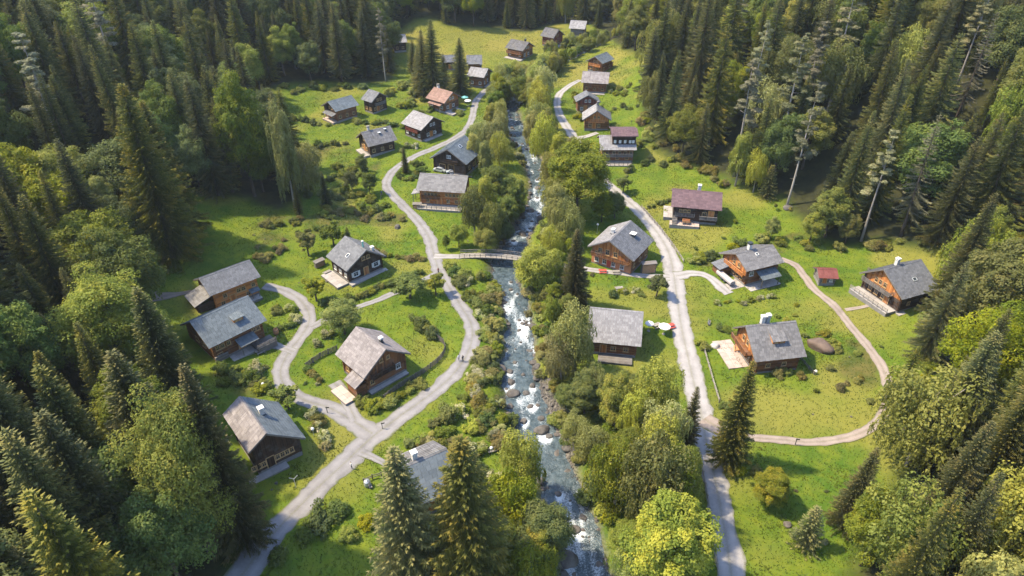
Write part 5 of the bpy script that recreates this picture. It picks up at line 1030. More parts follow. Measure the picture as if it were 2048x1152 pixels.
hedge([(450,742),(500,752),(548,750)], 1.7, 1.5, ('shrub','leaf_dark','flower'), 'shrub in the thicket between the forest and the loop lane', 'thicket beside the loop lane', 1.4); hedge([(455,770),(505,782),(540,778)], 1.7, 1.4, ('shrub','leaf_dark'), 'shrub in the thicket between the forest and the loop lane', 'thicket beside the loop lane', 1.2)
hedge([(545,625),(590,618),(598,640),(560,655)], 1.8, 1.1, ('shrub','flower','leaf_dark'), 'garden shrub between the two big roofs and the loop lane', 'shrubs inside the loop lane', .8)
hedge([(520,500),(545,520),(575,500),(600,478)], 1.8, 1.1, 'brush', 'brownish scrub bush on the shaded pasture slope', 'scrub on the shaded pasture', 1.6); hedge([(540,450),(580,455),(600,440)], 2., 1.2, ('brush','shrub'), 'brownish scrub bush on the shaded pasture slope', 'scrub on the shaded pasture', 2.)
hedge([(690,432),(740,436),(800,440)], 1.5, 1.2, ('brush','brush','yellow'), 'russet scrub bush on the bank inside the road bend', 'russet scrub at the road bend', 1.6); hedge([(640,440),(700,420),(780,420)], 1.8, 1.3, ('shrub','brush','leaf_dark'), 'green bush on the bank inside the road bend', 'green scrub at the road bend', 1.6)
hedge([(620,360),(660,352),(700,345),(760,355)], 1.8, 1.6, ('leaf_dark','shrub'), 'dark bush in the thicket below the silvery blue roof', 'thicket below the silvery blue roof', 2.0); hedge([(640,395),(690,390),(750,400)], 2.0, 1.5, ('leaf_dark','shrub','shrub'), 'dark bush in the thicket below the silvery blue roof', 'thicket below the silvery blue roof', 2.)
hedge([(600,300),(650,292),(700,288)], 2.2, 1.2, ('shrub','leaf_dark'), 'shrub in the hedgerow crossing the upper pasture', 'upper pasture hedgerow', .8); hedge([(590,240),(620,245),(650,258)], 2.2, 1.3, ('leaf_dark','shrub'), 'dark shrub below the highest brown cabin', 'shrubs below the highest brown cabin', .7)
hedge([(700,250),(760,248),(810,255)], 2.4, 1.4, ('shrub','leaf_dark'), 'shrub in the hedgerow behind the almost white roof', 'hedgerow behind the almost white roof', 1.2); hedge([(835,228),(880,222),(930,228)], 1.9, 1.3, ('leaf_dark','brush','shrub'), 'shrub in the hedge below the salmon roofed terrace', 'hedge below the salmon roofed terrace', .6)
hedge([(780,180),(810,188),(840,205),(800,215)], 2.0, 1.9, ('shrub','willow','shrub'), 'pale shrub on the knoll beside the small hay barn', 'shrubby knoll', 2.6); hedge([(560,180),(640,180),(720,175)], 2.6, 1.7, ('leaf_dark','shrub'), 'shrub along the foot of the shaded forest behind the pasture', 'forest foot shrubs behind the pasture', 2.)
hedge([(820,330),(850,332)], 1.8, 1.3, ('shrub','leaf_dark'), 'garden shrub in front of the black barn', 'garden of the black barn', .5); hedge([(790,352),(815,362),(840,345)], 1.7, 1.2, ('leaf_dark','shrub'), 'clipped hedge shrub between the black barn and the honey house', 'hedge of the honey house', .3)
hedge([(770,300),(800,302),(830,295)], 1.7, 1.2, ('shrub','flower'), 'roadside shrub beside the silvery blue roof', 'shrubs beside the silvery blue roof', .8); hedge([(785,400),(795,390)], 1.5, 1.1, ('flower','shrub'), 'flower bush on the inner side of the road bend', 'flower bushes at the road bend', .4)
hedge([(1292,418),(1318,408),(1342,402)], 1.3, .9, 'leaf_dark', 'dark hedge shrub running up to the plum roofed house', 'hedge of the plum roofed house', .2)
hedge([(1375,522),(1420,518),(1470,512)], 1.5, 1.3, ('leaf_dark','shrub','shrub'), 'shrub in the hedge behind the striped roof chalet', 'hedge behind the striped roof chalet', .8); hedge([(1480,505),(1540,490),(1600,490),(1640,505)], 1.8, 1.5, ('shrub','yellow','leaf_dark'), 'shrub in the overgrown bank above the striped roof chalet', 'overgrown bank above the chalet', 1.5)
hedge([(1430,606),(1490,604),(1555,590)], 1.3, .7, ('flower','yellow','shrub'), 'low flowering shrub edging the terrace of the striped roof chalet', 'flower border of the striped roof chalet', .3)
hedge([(1640,690),(1690,700),(1735,715)], 1.9, 1.1, ('shrub','brush','yellow'), 'scrub bush along the curve of the narrow path', 'scrub along the narrow path', 1.4); hedge([(1700,770),(1740,760),(1755,735)], 2., .9, ('brush','shrub'), 'scrub bush along the curve of the narrow path', 'scrub along the narrow path', 1.2)
hedge([(1345,318),(1400,340),(1460,372)], 2.3, 1.5, ('shrub','willow','brush'), 'shrub at the foot of the sunlit forest above the meadow', 'forest foot shrubs above the meadow', 1.4); hedge([(1290,230),(1300,280),(1330,310)], 2.2, 1.6, ('shrub','brush','willow'), 'shrub at the forest foot beside the upper road houses', 'forest foot shrubs beside the upper road', 1.6)
hedge([(1700,496),(1780,490),(1860,500)], 2.2, 1.5, ('shrub','yellow','brush'), 'shrub at the forest foot behind the red roofed hut', 'forest foot shrubs behind the red hut', 1.6); hedge([(1870,640),(1858,700),(1845,770)], 2.2, 1.5, ('shrub','leaf_dark','yellow'), 'shrub at the forest foot beside the honey gabled house', 'forest foot shrubs beside the honey gable', 1.3)
hedge([(1560,600),(1600,640),(1650,680)], 3.0, .8, ('shrub','yellow'), 'small bush in the rough grass inside the path loop', 'small bushes inside the path loop', 2.2); hedge([(1600,760),(1680,770),(1740,790)], 3.0, .9, ('shrub','brush'), 'small bush in the rough grass inside the path loop', 'small bushes inside the path loop', 2.4)
hedge([(1225,178),(1245,190),(1262,172)], 1.8, 1.2, ('flower','yellow','shrub'), 'garden shrub beside the mauve roofed house', 'garden of the mauve roofed house', .9); hedge([(1215,228),(1245,215),(1270,220)], 2.0, 1.0, ('shrub','leaf_dark'), 'shrub on the slope behind the small honey house', 'slope behind the small honey house', 1.); hedge([(1205,265),(1230,258),(1250,262)], 1.7, 1., ('leaf_dark','shrub'), 'hedge shrub above the stepped house', 'hedge above the stepped house', .4)
hedge([(1262,340),(1290,325),(1320,330)], 2.2, 1.2, ('shrub','leaf_dark'), 'round shrub on the slope beside the stepped house', 'shrubs beside the stepped house', .8); hedge([(1150,190),(1152,215),(1160,245)], 1.9, 1.2, ('shrub','yellow','leaf_dark'), 'garden shrub between the upper road and the russet cottage', 'gardens along the upper road', .6)
hedge([(1400,690),(1412,700)], 1.2, 1.3, ('shrub','willow'), 'bush at the head of the white rail fence', 'bush at the white rail fence', .2); hedge([(1440,660),(1462,664)], 1.5, 1.0, ('shrub','leaf_dark'), 'garden bush behind the patio of the twin chimney house', 'bushes behind the patio', .2); hedge([(1540,752),(1570,748)], 1.6, 1.1, ('brush','shrub'), 'russet bush under the log wall of the twin chimney house', 'bushes under the log wall', .3)
hedge([(1222,588),(1250,586),(1290,590)], 1.8, .9, ('shrub','flower'), 'flower bush below the chalet path', 'flower bushes below the chalet path', .5); hedge([(1440,812),(1470,822)], 1.3, 1.0, 'leaf_dark', 'dark bush at the foot of the white rail fence', 'bushes at the foot of the white fence', .3); hedge([(1490,945),(1520,950),(1550,985)], 1.6, 1.4, ('shrub','yellow'), 'shrub growing round the yellow flowering tree', 'shrubs round the yellow flowering tree', .6)
# the wooded banks below the trees
BANKS = [([(890,535),(920,560),(950,600),(980,640),(992,690)],'left'),([(905,565),(935,600),(960,640),(985,720),(985,760)],'left'),([(975,740),(950,790),(920,830),(890,845)],'left'),([(985,790),(975,830),(960,860),(940,880)],'left'),([(1000,830),(1005,870),(985,900)],'left'),([(880,870),(840,885),(900,890),(950,900)],'left'),
 ([(960,700),(962,745),(940,780)],'left'),([(1060,600),(1085,640),(1100,690)],'right'),([(1095,720),(1105,770),(1130,810)],'right'),([(1120,830),(1150,870),(1170,930)],'right'),([(1180,960),(1210,1000),(1225,1060)],'right'),([(1200,830),(1240,880),(1300,900)],'right'),([(960,560),(985,580),(1000,620)],'left'),([(940,930),(985,960),(1010,1010)],'left'),([(960,460),(1000,450),(1040,400)],'left'),([(1080,500),(1100,460),(1140,420)],'right'),([(1150,560),(1130,590),(1150,640)],'right'),([(1050,330),(1040,300),(1035,270)],'left'),([(1075,360),(1065,320),(1055,280)],'right'),([(1090,590),(1112,620),(1135,660),(1170,700)],'right')]
for pts, sd_ in BANKS:
    hedge(pts, 1.35, 1.45, ('shrub','willow','shrub','leaf_dark','yellow','brush') if sd_ == 'right' else ('shrub','shrub','leaf_dark','willow','brush','flower'), 'leafy bush on the stream bank, '+('road' if sd_ == 'right' else 'lane')+' side, nearest the *', 'stream bank bushes, '+sd_+' road side, near the *', 1.1)
for px, py, s, k, lb in ((896,838,2.3,'shrub','big round bush standing clear between the winding lane and the stream'),(868,852,1.2,'shrub','small bush beside the big round one'),(640,1050,2.4,'leaf_dark','big dark bush in the grass below the road fork, the tallest there'),(672,1030,1.9,'leaf_dark','dark bush behind the tallest one in the lower grass'),(610,1075,1.7,'leaf_dark','low dark bush at the road side of the lower grass'),(560,1115,1.6,'leaf_dark','dark bush at the very foot of the lower grass'),(700,1075,1.6,'shrub','green bush between the dark bushes and the tall spruces'),(735,1050,1.5,'yellow','yellow speckled bush beside the tall spruce'),
  (895,930,1.4,'leaf_dark','dark bush behind the slab roof ridge'),(820,890,1.3,'shrub','bush on the grass bank above the slab roof'),(1225,592,1.2,'leaf_dark','small dark round bush below the chalet'),(1390,525,1.7,'willow','pale round bush at the end of the rail fence'),(1470,445,.8,'yellow','yellow bush at the corner of the plum roofed house'),(1440,448,.9,'yellow','yellow green bush under the plum roofed house wall'),(1650,670,1.2,'yellow','yellow flowering bush beside the brown rock'),(655,672,1.5,'flower','whitish flowering bush behind the mossy roof'),(635,690,1.1,'flower','small whitish bush at the lane behind the mossy roof'),(1330,425,.8,'yellow','orange flower bush on the lawn of the plum roofed house'),(1255,345,1.3,'shrub','round green bush beside the stepped house terrace'),(480,640,1.2,'leaf_dark','dark bush at the deck of the blue roofed house')):
    x, y = G(px, py); shrub(k, x, y, s, lb)
r4 = random.Random(3); n = 0
while n < 45:                                   # strays on the open grass
    px, py = r4.uniform(420, 1850), r4.uniform(160, 1120); x, y = G(px, py)
    if not clear(x, y) or road_d(x, y)[0] < 1.2 or house_d(x, y, 1.2) or river_d(x, y) < 2: continue
    if fbm(x*.09, y*.09) < .5: continue
    shrub(r4.choice(('shrub', 'brush', 'leaf_dark', 'yellow', 'flower')), x, y, r4.uniform(.3, .7), 'small stray bush in the open meadow grass', 'stray bushes in the meadow'); n += 1

plant_shrubs()
# ---------------------------------------------------------------- fences
def fence(pts, label, style, mat='rail', step=1.9, h_=1.0):
    P = line(pts, .25); d = np.r_[0, np.cumsum(np.hypot(*np.diff(P, axis=0).T))]; n = max(2, int(d[-1]/step)); s = np.linspace(0, d[-1], n+1); X = np.interp(s, d, P[:, 0]); Y = np.interp(s, d, P[:, 1]); Z = T(X, Y)
    f = empty('fence', (X[0], Y[0], Z[0]), 0, label, 'fence'); L_ = [Vector((x-X[0], y-Y[0], z-Z[0])) for x, y, z in zip(X, Y, Z)]
    for p in L_: MB().box(p+Vector((0, 0, h_*.45)), (.14, .14, h_*1.3), Matrix.Rotation(random.uniform(-.06, .06), 3, 'X')).build('post', MAT[mat], f)
    for a, b in zip(L_[:-1], L_[1:]):
        if style == 'rail':
            for q in (.42, .82): MB().bar(a+Vector((0, 0, h_*q+random.uniform(-.05, .05))), b+Vector((0, 0, h_*q+random.uniform(-.05, .05))), .09, .13).build('rail', MAT[mat], f)
        else:
            k = max(3, int((b-a).length/.24))
            MB().bar(a+Vector((0, 0, h_*.3)), b+Vector((0, 0, h_*.3)), .06).build('rail', MAT[mat], f); MB().bar(a+Vector((0, 0, h_*.75)), b+Vector((0, 0, h_*.75)), .06).build('rail', MAT[mat], f)
            for i in range(k):
                p = a.lerp(b, (i+.5)/k); MB().box(p+Vector((0, 0, h_*.48)), (.16, .07, h_*random.uniform(1.0, 1.2)), Matrix.Rotation(math.atan2((b-a).y, (b-a).x), 3, 'Z')@Matrix.Rotation(random.uniform(-.1, .1), 3, 'Y')).build('paling', MAT[mat], f)
fence([(846,664),(870,676),(890,692),(884,716),(845,748),(800,775),(768,800)], 'weathered grey paling fence round the mossy roofed cottage garden', 'pale', 'rail_dark', 2.0, 1.3)
fence([(612,736),(640,716),(676,700)], 'dark board fence at the lane side of the cottage garden', 'pale', 'rail_dark', 1.9, 1.3)
fence([(1283,416),(1300,436),(1322,462),(1350,500),(1367,526)], 'wooden rail fence along the road below the plum roofed house', 'rail', 'rail', 1.7, 1.05)
fence([(1409,706),(1420,745),(1430,780),(1438,806)], 'whitish rail fence beside the road at the twin chimney house', 'rail', 'rail', 2.0, 1.1)
fence([(1397,905),(1408,960),(1420,1030),(1430,1100),(1437,1165)], 'long thin rail fence under the willows along the lower road', 'rail', 'rail', 2.6, 1.0)
fence([(728,966),(745,958),(765,952)], 'short dark rail fence beside the slab roofed house', 'rail', 'rail_dark', 1.6, 1.1)
fence([(1600,718),(1614,735),(1628,750)], 'short dark rail running down from the twin chimney house', 'rail', 'rail_dark', 1.8, .9)

# ---------------------------------------------------------------- garden things
def gz(px, py, dz=0.): x, y = G(px, py); return (x, y, float(T(x, y))+dz)
def parasol(px, py, mat, label, r=1.5):
    o = empty('parasol', gz(px, py), 0, label, 'parasol'); MB().lathe([(.05, 0), (.05, 2.5)], 8).build('pole', MAT['rail'], o); MB().lathe([(.4, 0), (.36, .1), (.1, .16)], 12).build('base', MAT['stone'], o)
    m = MB(); n = 8; ring = [(math.cos(k*2*math.pi/n)*r, math.sin(k*2*math.pi/n)*r, 2.15) for k in range(n)]
    for k in range(n):
        a, b = ring[k], ring[(k+1) % n]; m.add([(0, 0, 2.7), a, b, (b[0], b[1], b[2]-.14), (a[0], a[1], a[2]-.14)], [(0, 1, 2), (2, 1, 4, 3)])
    m.build('canopy', MAT[mat], o)
def table(px, py, label, mat='rail', rz=0., z=None, xy=None):
    loc = gz(px, py) if xy is None else (*xy, z); o = empty('picnic_table', loc, rz, label, 'table'); m = MB()
    for i in range(5): m.box((0, -.36+i*.18, .74), (1.9, .165, .05))
    m.build('tabletop', MAT[mat], o)
    for s in (-1, 1):
        m = MB().box((0, s*.72, .44), (1.9, .26, .05)); m.build('seat', MAT[mat], o)
        MB().bar((s*.7, -.75, .02), (s*.7, .3, .72), .09).bar((s*.7, .75, .02), (s*.7, -.3, .72), .09).bar((s*.7, -.72, .4), (s*.7, .72, .4), .08).build('leg', MAT[mat], o)
def woodpile(px, py, label, rz=0., L=2.6, h_=1.5):
    o = empty('woodpile', gz(px, py), rz, label, 'woodpile'); r = .14; rows = int(h_/(r*1.75)); n = int(L/(2*r))
    lm = MB().tube([(0, -.5, 0), (0, .5, 0)], [r, r], 7).mesh('log', MAT['log_end'])
    for j in range(rows):
        for i in range(n-(j % 2)):
            q = link('log', lm, o); q.location = (-L/2+r*(1+(j % 2))+i*2*r, random.uniform(-.08, .08), r+j*r*1.75); q.rotation_euler = (random.uniform(-.03, .03), random.uniform(0, 6), random.uniform(-.05, .05))
    for s in (-1, 1): MB().box((s*(L/2+.06), 0, h_*.5), (.1, .9, h_*1.15)).build('stake', MAT['rail_dark'], o)
    MB().box((0, 0, h_+.28), (L+.5, 1.4, .06), Matrix.Rotation(R(6), 3, 'X')).build('cover', WOOD['grey']['h'], o)
def bench(px, py, label, rz=0.):
    o = empty('bench', gz(px, py), rz, label, 'bench'); m = MB()
    for i in range(3): m.box((0, -.17+i*.17, .45), (1.6, .15, .05))
    m.build('seat', MAT['rail'], o); MB().box((0, .27, .72), (1.6, .05, .16)).box((0, .29, .92), (1.6, .05, .14)).build('backrest', MAT['rail'], o)
    for s in (-1, 1): MB().box((s*.62, 0, .21), (.1, .42, .43)).bar((s*.62, .2, .3), (s*.62, .32, 1.0), .07).build('leg', MAT['rail_dark'], o)
def barrel(px, py, mat, label, group=None, s=1.):
    o = empty('barrel', gz(px, py), 0, label, 'barrel', group); MB().lathe([(.30*s, 0), (.36*s, .22*s), (.38*s, .45*s), (.36*s, .68*s), (.30*s, .9*s), (.26*s, .9*s), (.25*s, .8*s)], 14).build('body', MAT[mat], o, True)
    for z in (.2, .68): MB().lathe([(.37*s, z*s), (.385*s, z*s+.03), (.37*s, z*s+.06)], 14).build('hoop', MAT['metal_dark'], o)
def globe_lamp(px, py, label, h_=1.5):
    o = empty('garden_lamp', gz(px, py), 0, label, 'lamp'); MB().lathe([(.05, -.2), (.035, h_)], 8).build('pole', MAT['metal_pale'], o); MB().lathe([(.10, h_), (.26, h_+.12), (.32, h_+.32), (.26, h_+.52), (.06, h_+.62)], 14).build('globe', MAT['white'], o, True)
parasol(1327, 668, 'white', 'white round parasol on the lawn beside the pale roofed cabin', 1.35); parasol(1297, 662, 'white', 'smaller white parasol against the pale roofed cabin wall', 1.0); parasol(745, 712, 'plaster_grey', 'tiny grey parasol tucked under the mossy roof gable', .8); parasol(930, 205, 'metal_green', 'green parasol on the terrace of the salmon roofed cottage', 1.4); parasol(936, 212, 'white', 'white parasol on the terrace of the salmon roofed cottage', 1.3); parasol(1192, 178, 'white', 'white parasol below the mauve roofed house', 1.3)
table(1313, 654, 'grey picnic table behind the white parasol', rz=.5); table(1340, 655, 'red painted garden table at the road edge', 'red', .4); table(1238, 580, 'whitish picnic table on the lawn below the chalet path', 'rail', .2); table(655, 548, 'wooden picnic table on the flagstones of the white framed house', 'rail', .8); table(520, 705, 'picnic table in front of the blue roofed house', 'rail', .8); table(905, 205, 'picnic table on the busy terrace below the salmon roof', 'rail', .3); table(1475, 700, 'wooden table on the pink patio of the twin chimney house', 'orange_wood', 1.4); table(1205, 545, 'long table in front of the large honey chalet', 'red', .05); table(1232, 547, 'second table in front of the large honey chalet, near the woodpile', 'rail', .05)
woodpile(1296, 545, 'tall firewood stack beside the large honey chalet', .15, 3.4, 2.6); woodpile(1376, 447, 'low firewood crate on the terrace of the plum roofed house', -.1, 1.8, 1.0); woodpile(640, 532, 'firewood stack with orange logs behind the white framed house', .8, 2.4, 1.4); woodpile(835, 416, 'firewood stack at the terrace end of the honey house', .0, 2.2, 1.2)
bench(1195, 500, 'grey bench on the lawn behind the large honey chalet', .3); bench(740, 972, 'grey bench in front of the slab roofed house terrace', 2.0); bench(1418, 648, 'small bench on the grass beside the straight road', 1.2); bench(985, 905, 'grey bench in the bank bushes below the big round bush', .4)
for i, (px, py, lb) in enumerate(((938,345,'blue barrel under the eave of the black barn, next to the lane'),(944,341,'blue barrel under the eave of the black barn, further back'),(540,690,'blue water barrel beside the deck of the blue roofed house'))): barrel(px, py, 'blue', lb, None, 1.4)
barrel(553, 668, 'orange_wood', 'orange wooden barrel beside the deck of the blue roofed house', None, 1.6); barrel(441, 596, 'metal_pale', 'pale metal barrel between the two big roofs', None, 1.4); barrel(735, 972, 'metal_pale', 'pale upright drum at the short dark rail fence', None, 1.5)
globe_lamp(628, 872, 'white globe lamp on the lawn beside the black barn house'); globe_lamp(528, 778, 'white globe lamp in the thicket beside the loop lane', 1.0); globe_lamp(1194, 468, 'white globe lamp behind the large honey chalet', 2.6); globe_lamp(983, 908, 'white globe lamp in the bushes near the stream', 1.2); globe_lamp(872, 272, 'white globe lamp on the lawn of the almost white roofed house', 1.2); globe_lamp(1630, 748, 'white globe lamp at the end of the short dark rail', .4)
o = empty('washing_post', gz(592, 975), .4, 'slim grey post with two raised arms on the grass beside the winding lane', 'post'); MB().lathe([(.06, -.3), (.045, 2.2)], 8).build('pole', MAT['metal_pale'], o); [MB().bar((0, 0, 2.1), (s*.7, 0, 2.75), .06).build('arm', MAT['metal_pale'], o) for s in (-1, 1)]
for px, py, lb in ((762,398,'short signpost at the bend of the winding lane'),(1590,890,'dark signpost beside the curving narrow path'),(655,826,'dark marker post at the lane junction'),(765,858,'dark marker post on the grass side of the road fork'),(1262,250,'tall thin pole on the slope behind the small honey house')):
    o = empty('signpost', gz(px, py), random.uniform(-.4, .4), lb, 'signpost'); MB().box((0, 0, .75), (.12, .12, 1.9)).build('post', MAT['rail_dark'], o); MB().box((.18, -.08, 1.5), (.7, .05, .28)).build('board', MAT['rail_dark'], o)
# covered log trailer on the terrace of the striped roof chalet, and the orange cart
hh_ = H['H10']; x, y = hh_.at('A', .6, 3.2); o = empty('covered_trailer', (x, y, float(T(x, y))+.2), R(HP['H10'][2]-90), 'long trailer under a lilac grey tarpaulin on the chalet terrace', 'trailer')
m = MB(); prof = [(-.7, .55), (-.72, 1.05), (-.4, 1.38), (.4, 1.38), (.72, 1.05), (.7, .55)]; m.add([(xx_, p, z) for xx_ in (-2.9, 2.9) for p, z in prof], [(0, 1, 2, 3, 4, 5), (11, 10, 9, 8, 7, 6)]+[(i, i+6, (i+1) % 6+6, (i+1) % 6) for i in range(6)]); m.build('tarpaulin', MAT['tarp'], o); MB().box((0, 0, .5), (5.6, 1.3, .14)).build('chassis', MAT['metal_dark'], o)
for sx in (-.6, .6):
    for sy in (-.72, .72): MB().tube([(sx, sy-.1, .32), (sx, sy+.1, .32)], [.32, .32], 14).build('wheel', MAT['metal_dark'], o)
MB().bar((2.8, 0, .5), (3.9, 0, .42), .1).build('drawbar', MAT['metal_dark'], o)
hh_ = H['H12']; x, y = hh_.at('S', -2.2, 1.5); o = empty('hay_cart', (x, y, hh_.z0+.25), R(HP['H12'][2]), 'orange wooden cart parked on the terrace of the plum roofed house', 'cart'); MB().box((0, 0, .75), (2.0, 1.1, .1)).box((0, -.52, 1.05), (2.0, .06, .5)).box((0, .52, 1.05), (2.0, .06, .5)).box((-.98, 0, 1.05), (.06, .98, .5)).build('bed', MAT['orange_wood'], o)
for sx in (-.6, .6):
    for sy in (-.62, .62): MB().tube([(sx, sy-.05, .38), (sx, sy+.05, .38)], [.38, .38], 14).build('wheel', MAT['rail_dark'], o)
MB().bar((1.0, 0, .6), (2.2, 0, .3), .08).build('shaft', MAT['rail_dark'], o)
# a parked car under the black barn's gable
def car(px, py, rz, mat, label):
    o = empty('parked_car', gz(px, py, .02), rz, label, 'car'); m = MB(); pr = [(-2.0,.35),(-2.05,.75),(-1.3,.95),(-.75,1.42),(.75,1.45),(1.35,.95),(2.0,.85),(2.1,.35)]; n = len(pr)
    ins = [.0, .0, .02, .16, .16, .02, 0, 0]; m.add([(x_, -.82+i_, z_) for (x_, z_), i_ in zip(pr, ins)]+[(x_, .82-i_, z_) for (x_, z_), i_ in zip(pr, ins)], [tuple(range(n)), tuple(reversed(range(n, 2*n)))]+[(i, i+n, (i+1) % n+n, (i+1) % n) for i in range(n)]); m.build('body', MAT[mat], o)
    for s in (-1, 1): MB().add([(-1.15, s*.80, .98), (1.2, s*.80, .98), (.72, s*.69, 1.38), (-.72, s*.69, 1.38)], [(0, 1, 2, 3)]).build('side_window', MAT['glass'], o)
    MB().add([(1.37, -.68, .97), (1.37, .68, .97), (.80, .60, 1.42), (.80, -.60, 1.42)], [(0, 1, 2, 3)]).build('windscreen', MAT['glass'], o)
    for x_ in (-1.3, 1.3):
        for s in (-.78, .78): MB().tube([(x_, s-.1, .33), (x_, s+.1, .33)], [.33, .33], 16).build('wheel', MAT['metal_dark'], o)
    for s in (-.55, .55): MB().box((2.08, s, .66), (.06, .3, .14)).build('headlight', MAT['white'], o)
car(880, 343, 2.8, 'metal_pale', 'silver car parked at the gable of the black barn'); car(905, 346, .2, 'plaster_grey', 'grey car parked in front of the black barn door')
for px, py, s, lb in ((1640,694,2.6,'broad reddish brown rock on the grass beside the twin chimney house'),(1655,700,1.5,'smaller reddish rock against the broad one beside the twin chimney house'),(1575,416,1.2,'pale rock on the sunny meadow above the plum roofed house'),(1574,1050,.8,'brown stone on the lawn below the path loop'),(655,562,.8,'pale boulder at the flagstones of the white framed house'),(668,566,.7,'second pale boulder at the flagstones of the white framed house'),(795,455,1.0,'grey rock beside the road below the russet scrub'),(1430,692,1.2,'white rock heap beside the pink patio')):
    x, y, z = gz(px, py); o = boulder(x, y, z+.15*s, s, lb)
    if 'reddish' in lb or 'white rock' in lb: o.data = o.data.copy(); o.data.materials[0] = MAT['rock_red' if 'reddish' in lb else 'rock_white']
r5 = random.Random(9)
for i in range(60):                              # stones and pale molehills dotted over the grass
    px, py = r5.uniform(520, 1800), r5.uniform(420, 1120); x, y = G(px, py)
    if not clear(x, y) or road_d(x, y)[0] < .6 or house_d(x, y, .8) or river_d(x, y) < 2: continue
    boulder(x, y, float(T(x, y))+.03, r5.uniform(.14, .34), 'small pale stone lying in the meadow grass', 'stones in the meadow', 'stone', 'field_stone')

# ---------------------------------------------------------------- people: tiny figures on the roads
def person(px, py, rz, top, legs, label, stride=.25, skin=(.45,.30,.22), dz=0.02):
    me = bpy.data.meshes.new('person'); J = [((0,0,.95),.15),((0,0,1.18),.14),((0,0,1.40),.15),((0,0,1.52),.065),((0,.02,1.66),.11),((0,.0,1.74),.095),
      ((.19,0,1.40),.07),((.25,.06,1.14),.05),((.26,.18,.92),.04),((-.19,0,1.40),.07),((-.25,-.04,1.14),.05),((-.26,.02,.90),.04),
      ((.10,stride*.35,.52),.075),((.10,stride*.3,.10),.05),((.10,stride*.3+.14,.05),.04),((-.10,-stride*.25,.52),.075),((-.10,-stride*.8,.10),.05),((-.10,-stride*.8+.14,.05),.04)]
    me.from_pydata([j[0] for j in J], [(0,1),(1,2),(2,3),(3,4),(4,5),(2,6),(6,7),(7,8),(2,9),(9,10),(10,11),(0,12),(12,13),(13,14),(0,15),(15,16),(16,17)], [])
    t = bpy.data.objects.new('tmp', me); col.objects.link(t); t.modifiers.new('s', 'SKIN'); t.modifiers.new('d', 'SUBSURF').levels = 1
    for v, j in zip(me.skin_vertices[0].data, J): v.radius = (j[1], j[1]*.85)
    me.skin_vertices[0].data[0].use_root = True
    dg_ = bpy.context.evaluated_depsgraph_get(); bm_ = bpy.data.meshes.new_from_object(t.evaluated_get(dg_)); bpy.data.objects.remove(t)
    k = []
    for nm, c in (('skin', skin), ('top', top), ('legs', legs), ('hair', (.03,.02,.015))): k.append(plain('person_'+nm, c, .8, .1))
    bm_.materials.clear(); [bm_.materials.append(q) for q in k]
    for p in bm_.polygons:
        z = p.center.z; x_ = abs(p.center.x); p.material_index = 2 if z < .98 and x_ < .2 else (0 if z < .97 else (1 if z < 1.5 else (3 if z > 1.70 or p.center.y < -.02 else 0))); p.use_smooth = True
    o = link('person', bm_); x, y = G(px, py); o.location = (x, y, float(T(x, y))+.08+dz); o.rotation_euler = (0, 0, rz); return tag(o, label, 'person')
person(926, 724, .6, (.03,.03,.04), (.03,.03,.04), 'person in dark clothes walking on the winding lane beside the stream bushes'); person(918, 722, .6, (.7,.68,.66), (.12,.12,.16), 'person in a white top walking beside the one in dark clothes'); person(704, 938, 2.2, (.72,.70,.68), (.2,.2,.22), 'person in white standing at the grass edge of the road fork', .1)
person(877, 548, .3, (.35,.12,.08), (.04,.04,.06), 'person in a red top at the lane junction below the bridge turning'); person(1772, 788, .4, (.02,.02,.025), (.02,.02,.025), 'person in black walking up the curving narrow path'); person(764, 392, 2.6, (.10,.14,.22), (.05,.05,.06), 'person in a blue top at the upper bend of the winding lane')

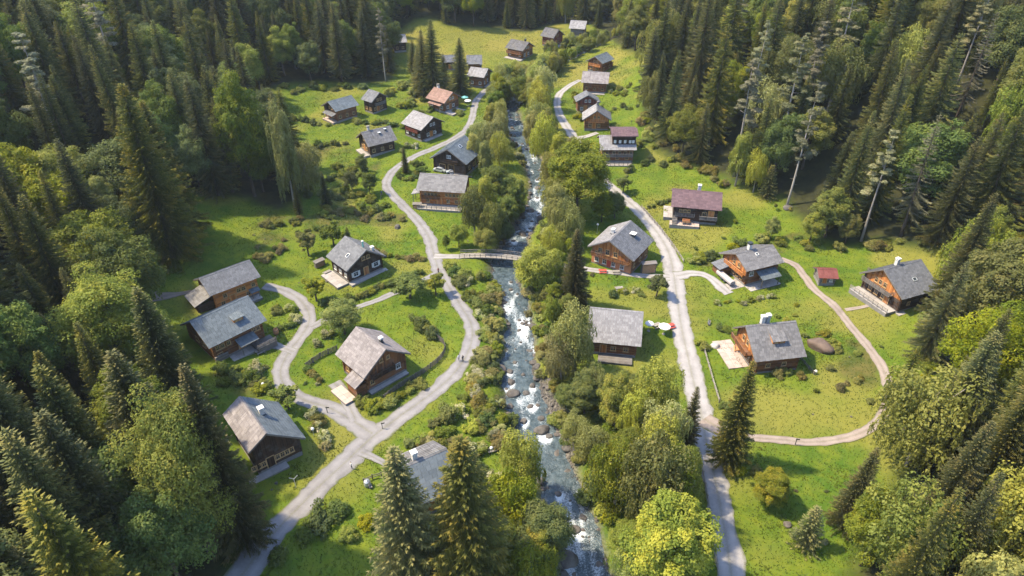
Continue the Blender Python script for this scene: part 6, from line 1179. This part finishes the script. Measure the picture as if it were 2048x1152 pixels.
# ---------------------------------------------------------------- meadow grass: short tufts over the open ground
N = 210000
gx = rng.uniform(-100, 118, N*2); gy = 58+(rng.random(N*2)**1.35)*300; okg = clear(gx, gy) & (river_d(gx, gy) > 1.2) & ~house_d(gx, gy, .15)
gx, gy = gx[okg], gy[okg]; s1, s2_, dg = SCR(gx, gy, T(gx, gy)); okg = (s1 > -30) & (s1 < 2080) & (s2_ > 0) & (s2_ < 1180); gx, gy = gx[okg], gy[okg]
okg = road_d(gx, gy) > -.05-.55*rng.random(len(gx))**2.5; gx, gy = gx[okg][:N], gy[okg][:N]; n = len(gx)
den = fbm(gx*.16+3, gy*.16); tall = sst(.52, .75, den); keepg = rng.random(n) < .45+.35*tall; gx, gy, tall = gx[keepg], gy[keepg], tall[keepg]; n = len(gx)
hgt = .10+.10*rng.random(n)+.16*tall*rng.random(n)
gz = T(gx, gy)-.02; V = []
for b in range(3):
    a = rng.random(n)*6.28; ox = np.stack([np.cos(a), np.sin(a), 0*a], 1); c = np.stack([gx, gy, gz], 1)+ox*rng.uniform(0, .25, n)[:, None]; sd_ = np.stack([-np.sin(a), np.cos(a), 0*a], 1)*(.05+.05*rng.random(n))[:, None]
    V.append(np.stack([c-sd_, c+sd_, c+ox*(hgt*.5)[:, None]+np.array([0, 0, 1])*hgt[:, None]], 1))
FOL['grass'] = foliage('meadow_grass_blades', (.052,.094,.009), (.115,.148,.015), (.17,.165,.02), .35, .85)
gm = qmesh('meadow_grass', np.concatenate(V), FOL['grass'], np.clip(np.tile(.25+.5*tall+rng.normal(0, .2, n), 3), 0, 1))
tag(link('meadow_grass', gm), 'short green meadow grass growing over the open valley floor', 'grass', kind='stuff')

# ---------------------------------------------------------------- the air of the valley
hz = bpy.data.materials.new('valley_air'); hz.use_nodes = True; ht_ = hz.node_tree; ht_.nodes.remove(ht_.nodes['Principled BSDF'])
pv = ht_.nodes.new('ShaderNodeVolumePrincipled'); pv.inputs['Color'].default_value = (.80, .90, 1, 1); pv.inputs['Density'].default_value = HAZE; pv.inputs['Anisotropy'].default_value = .2
ht_.links.new(pv.outputs[0], ht_.nodes['Material Output'].inputs['Volume'])
tag(MB().box((0, 360, 113), (736, 740, 246)).build('haze', hz), kind='stuff')
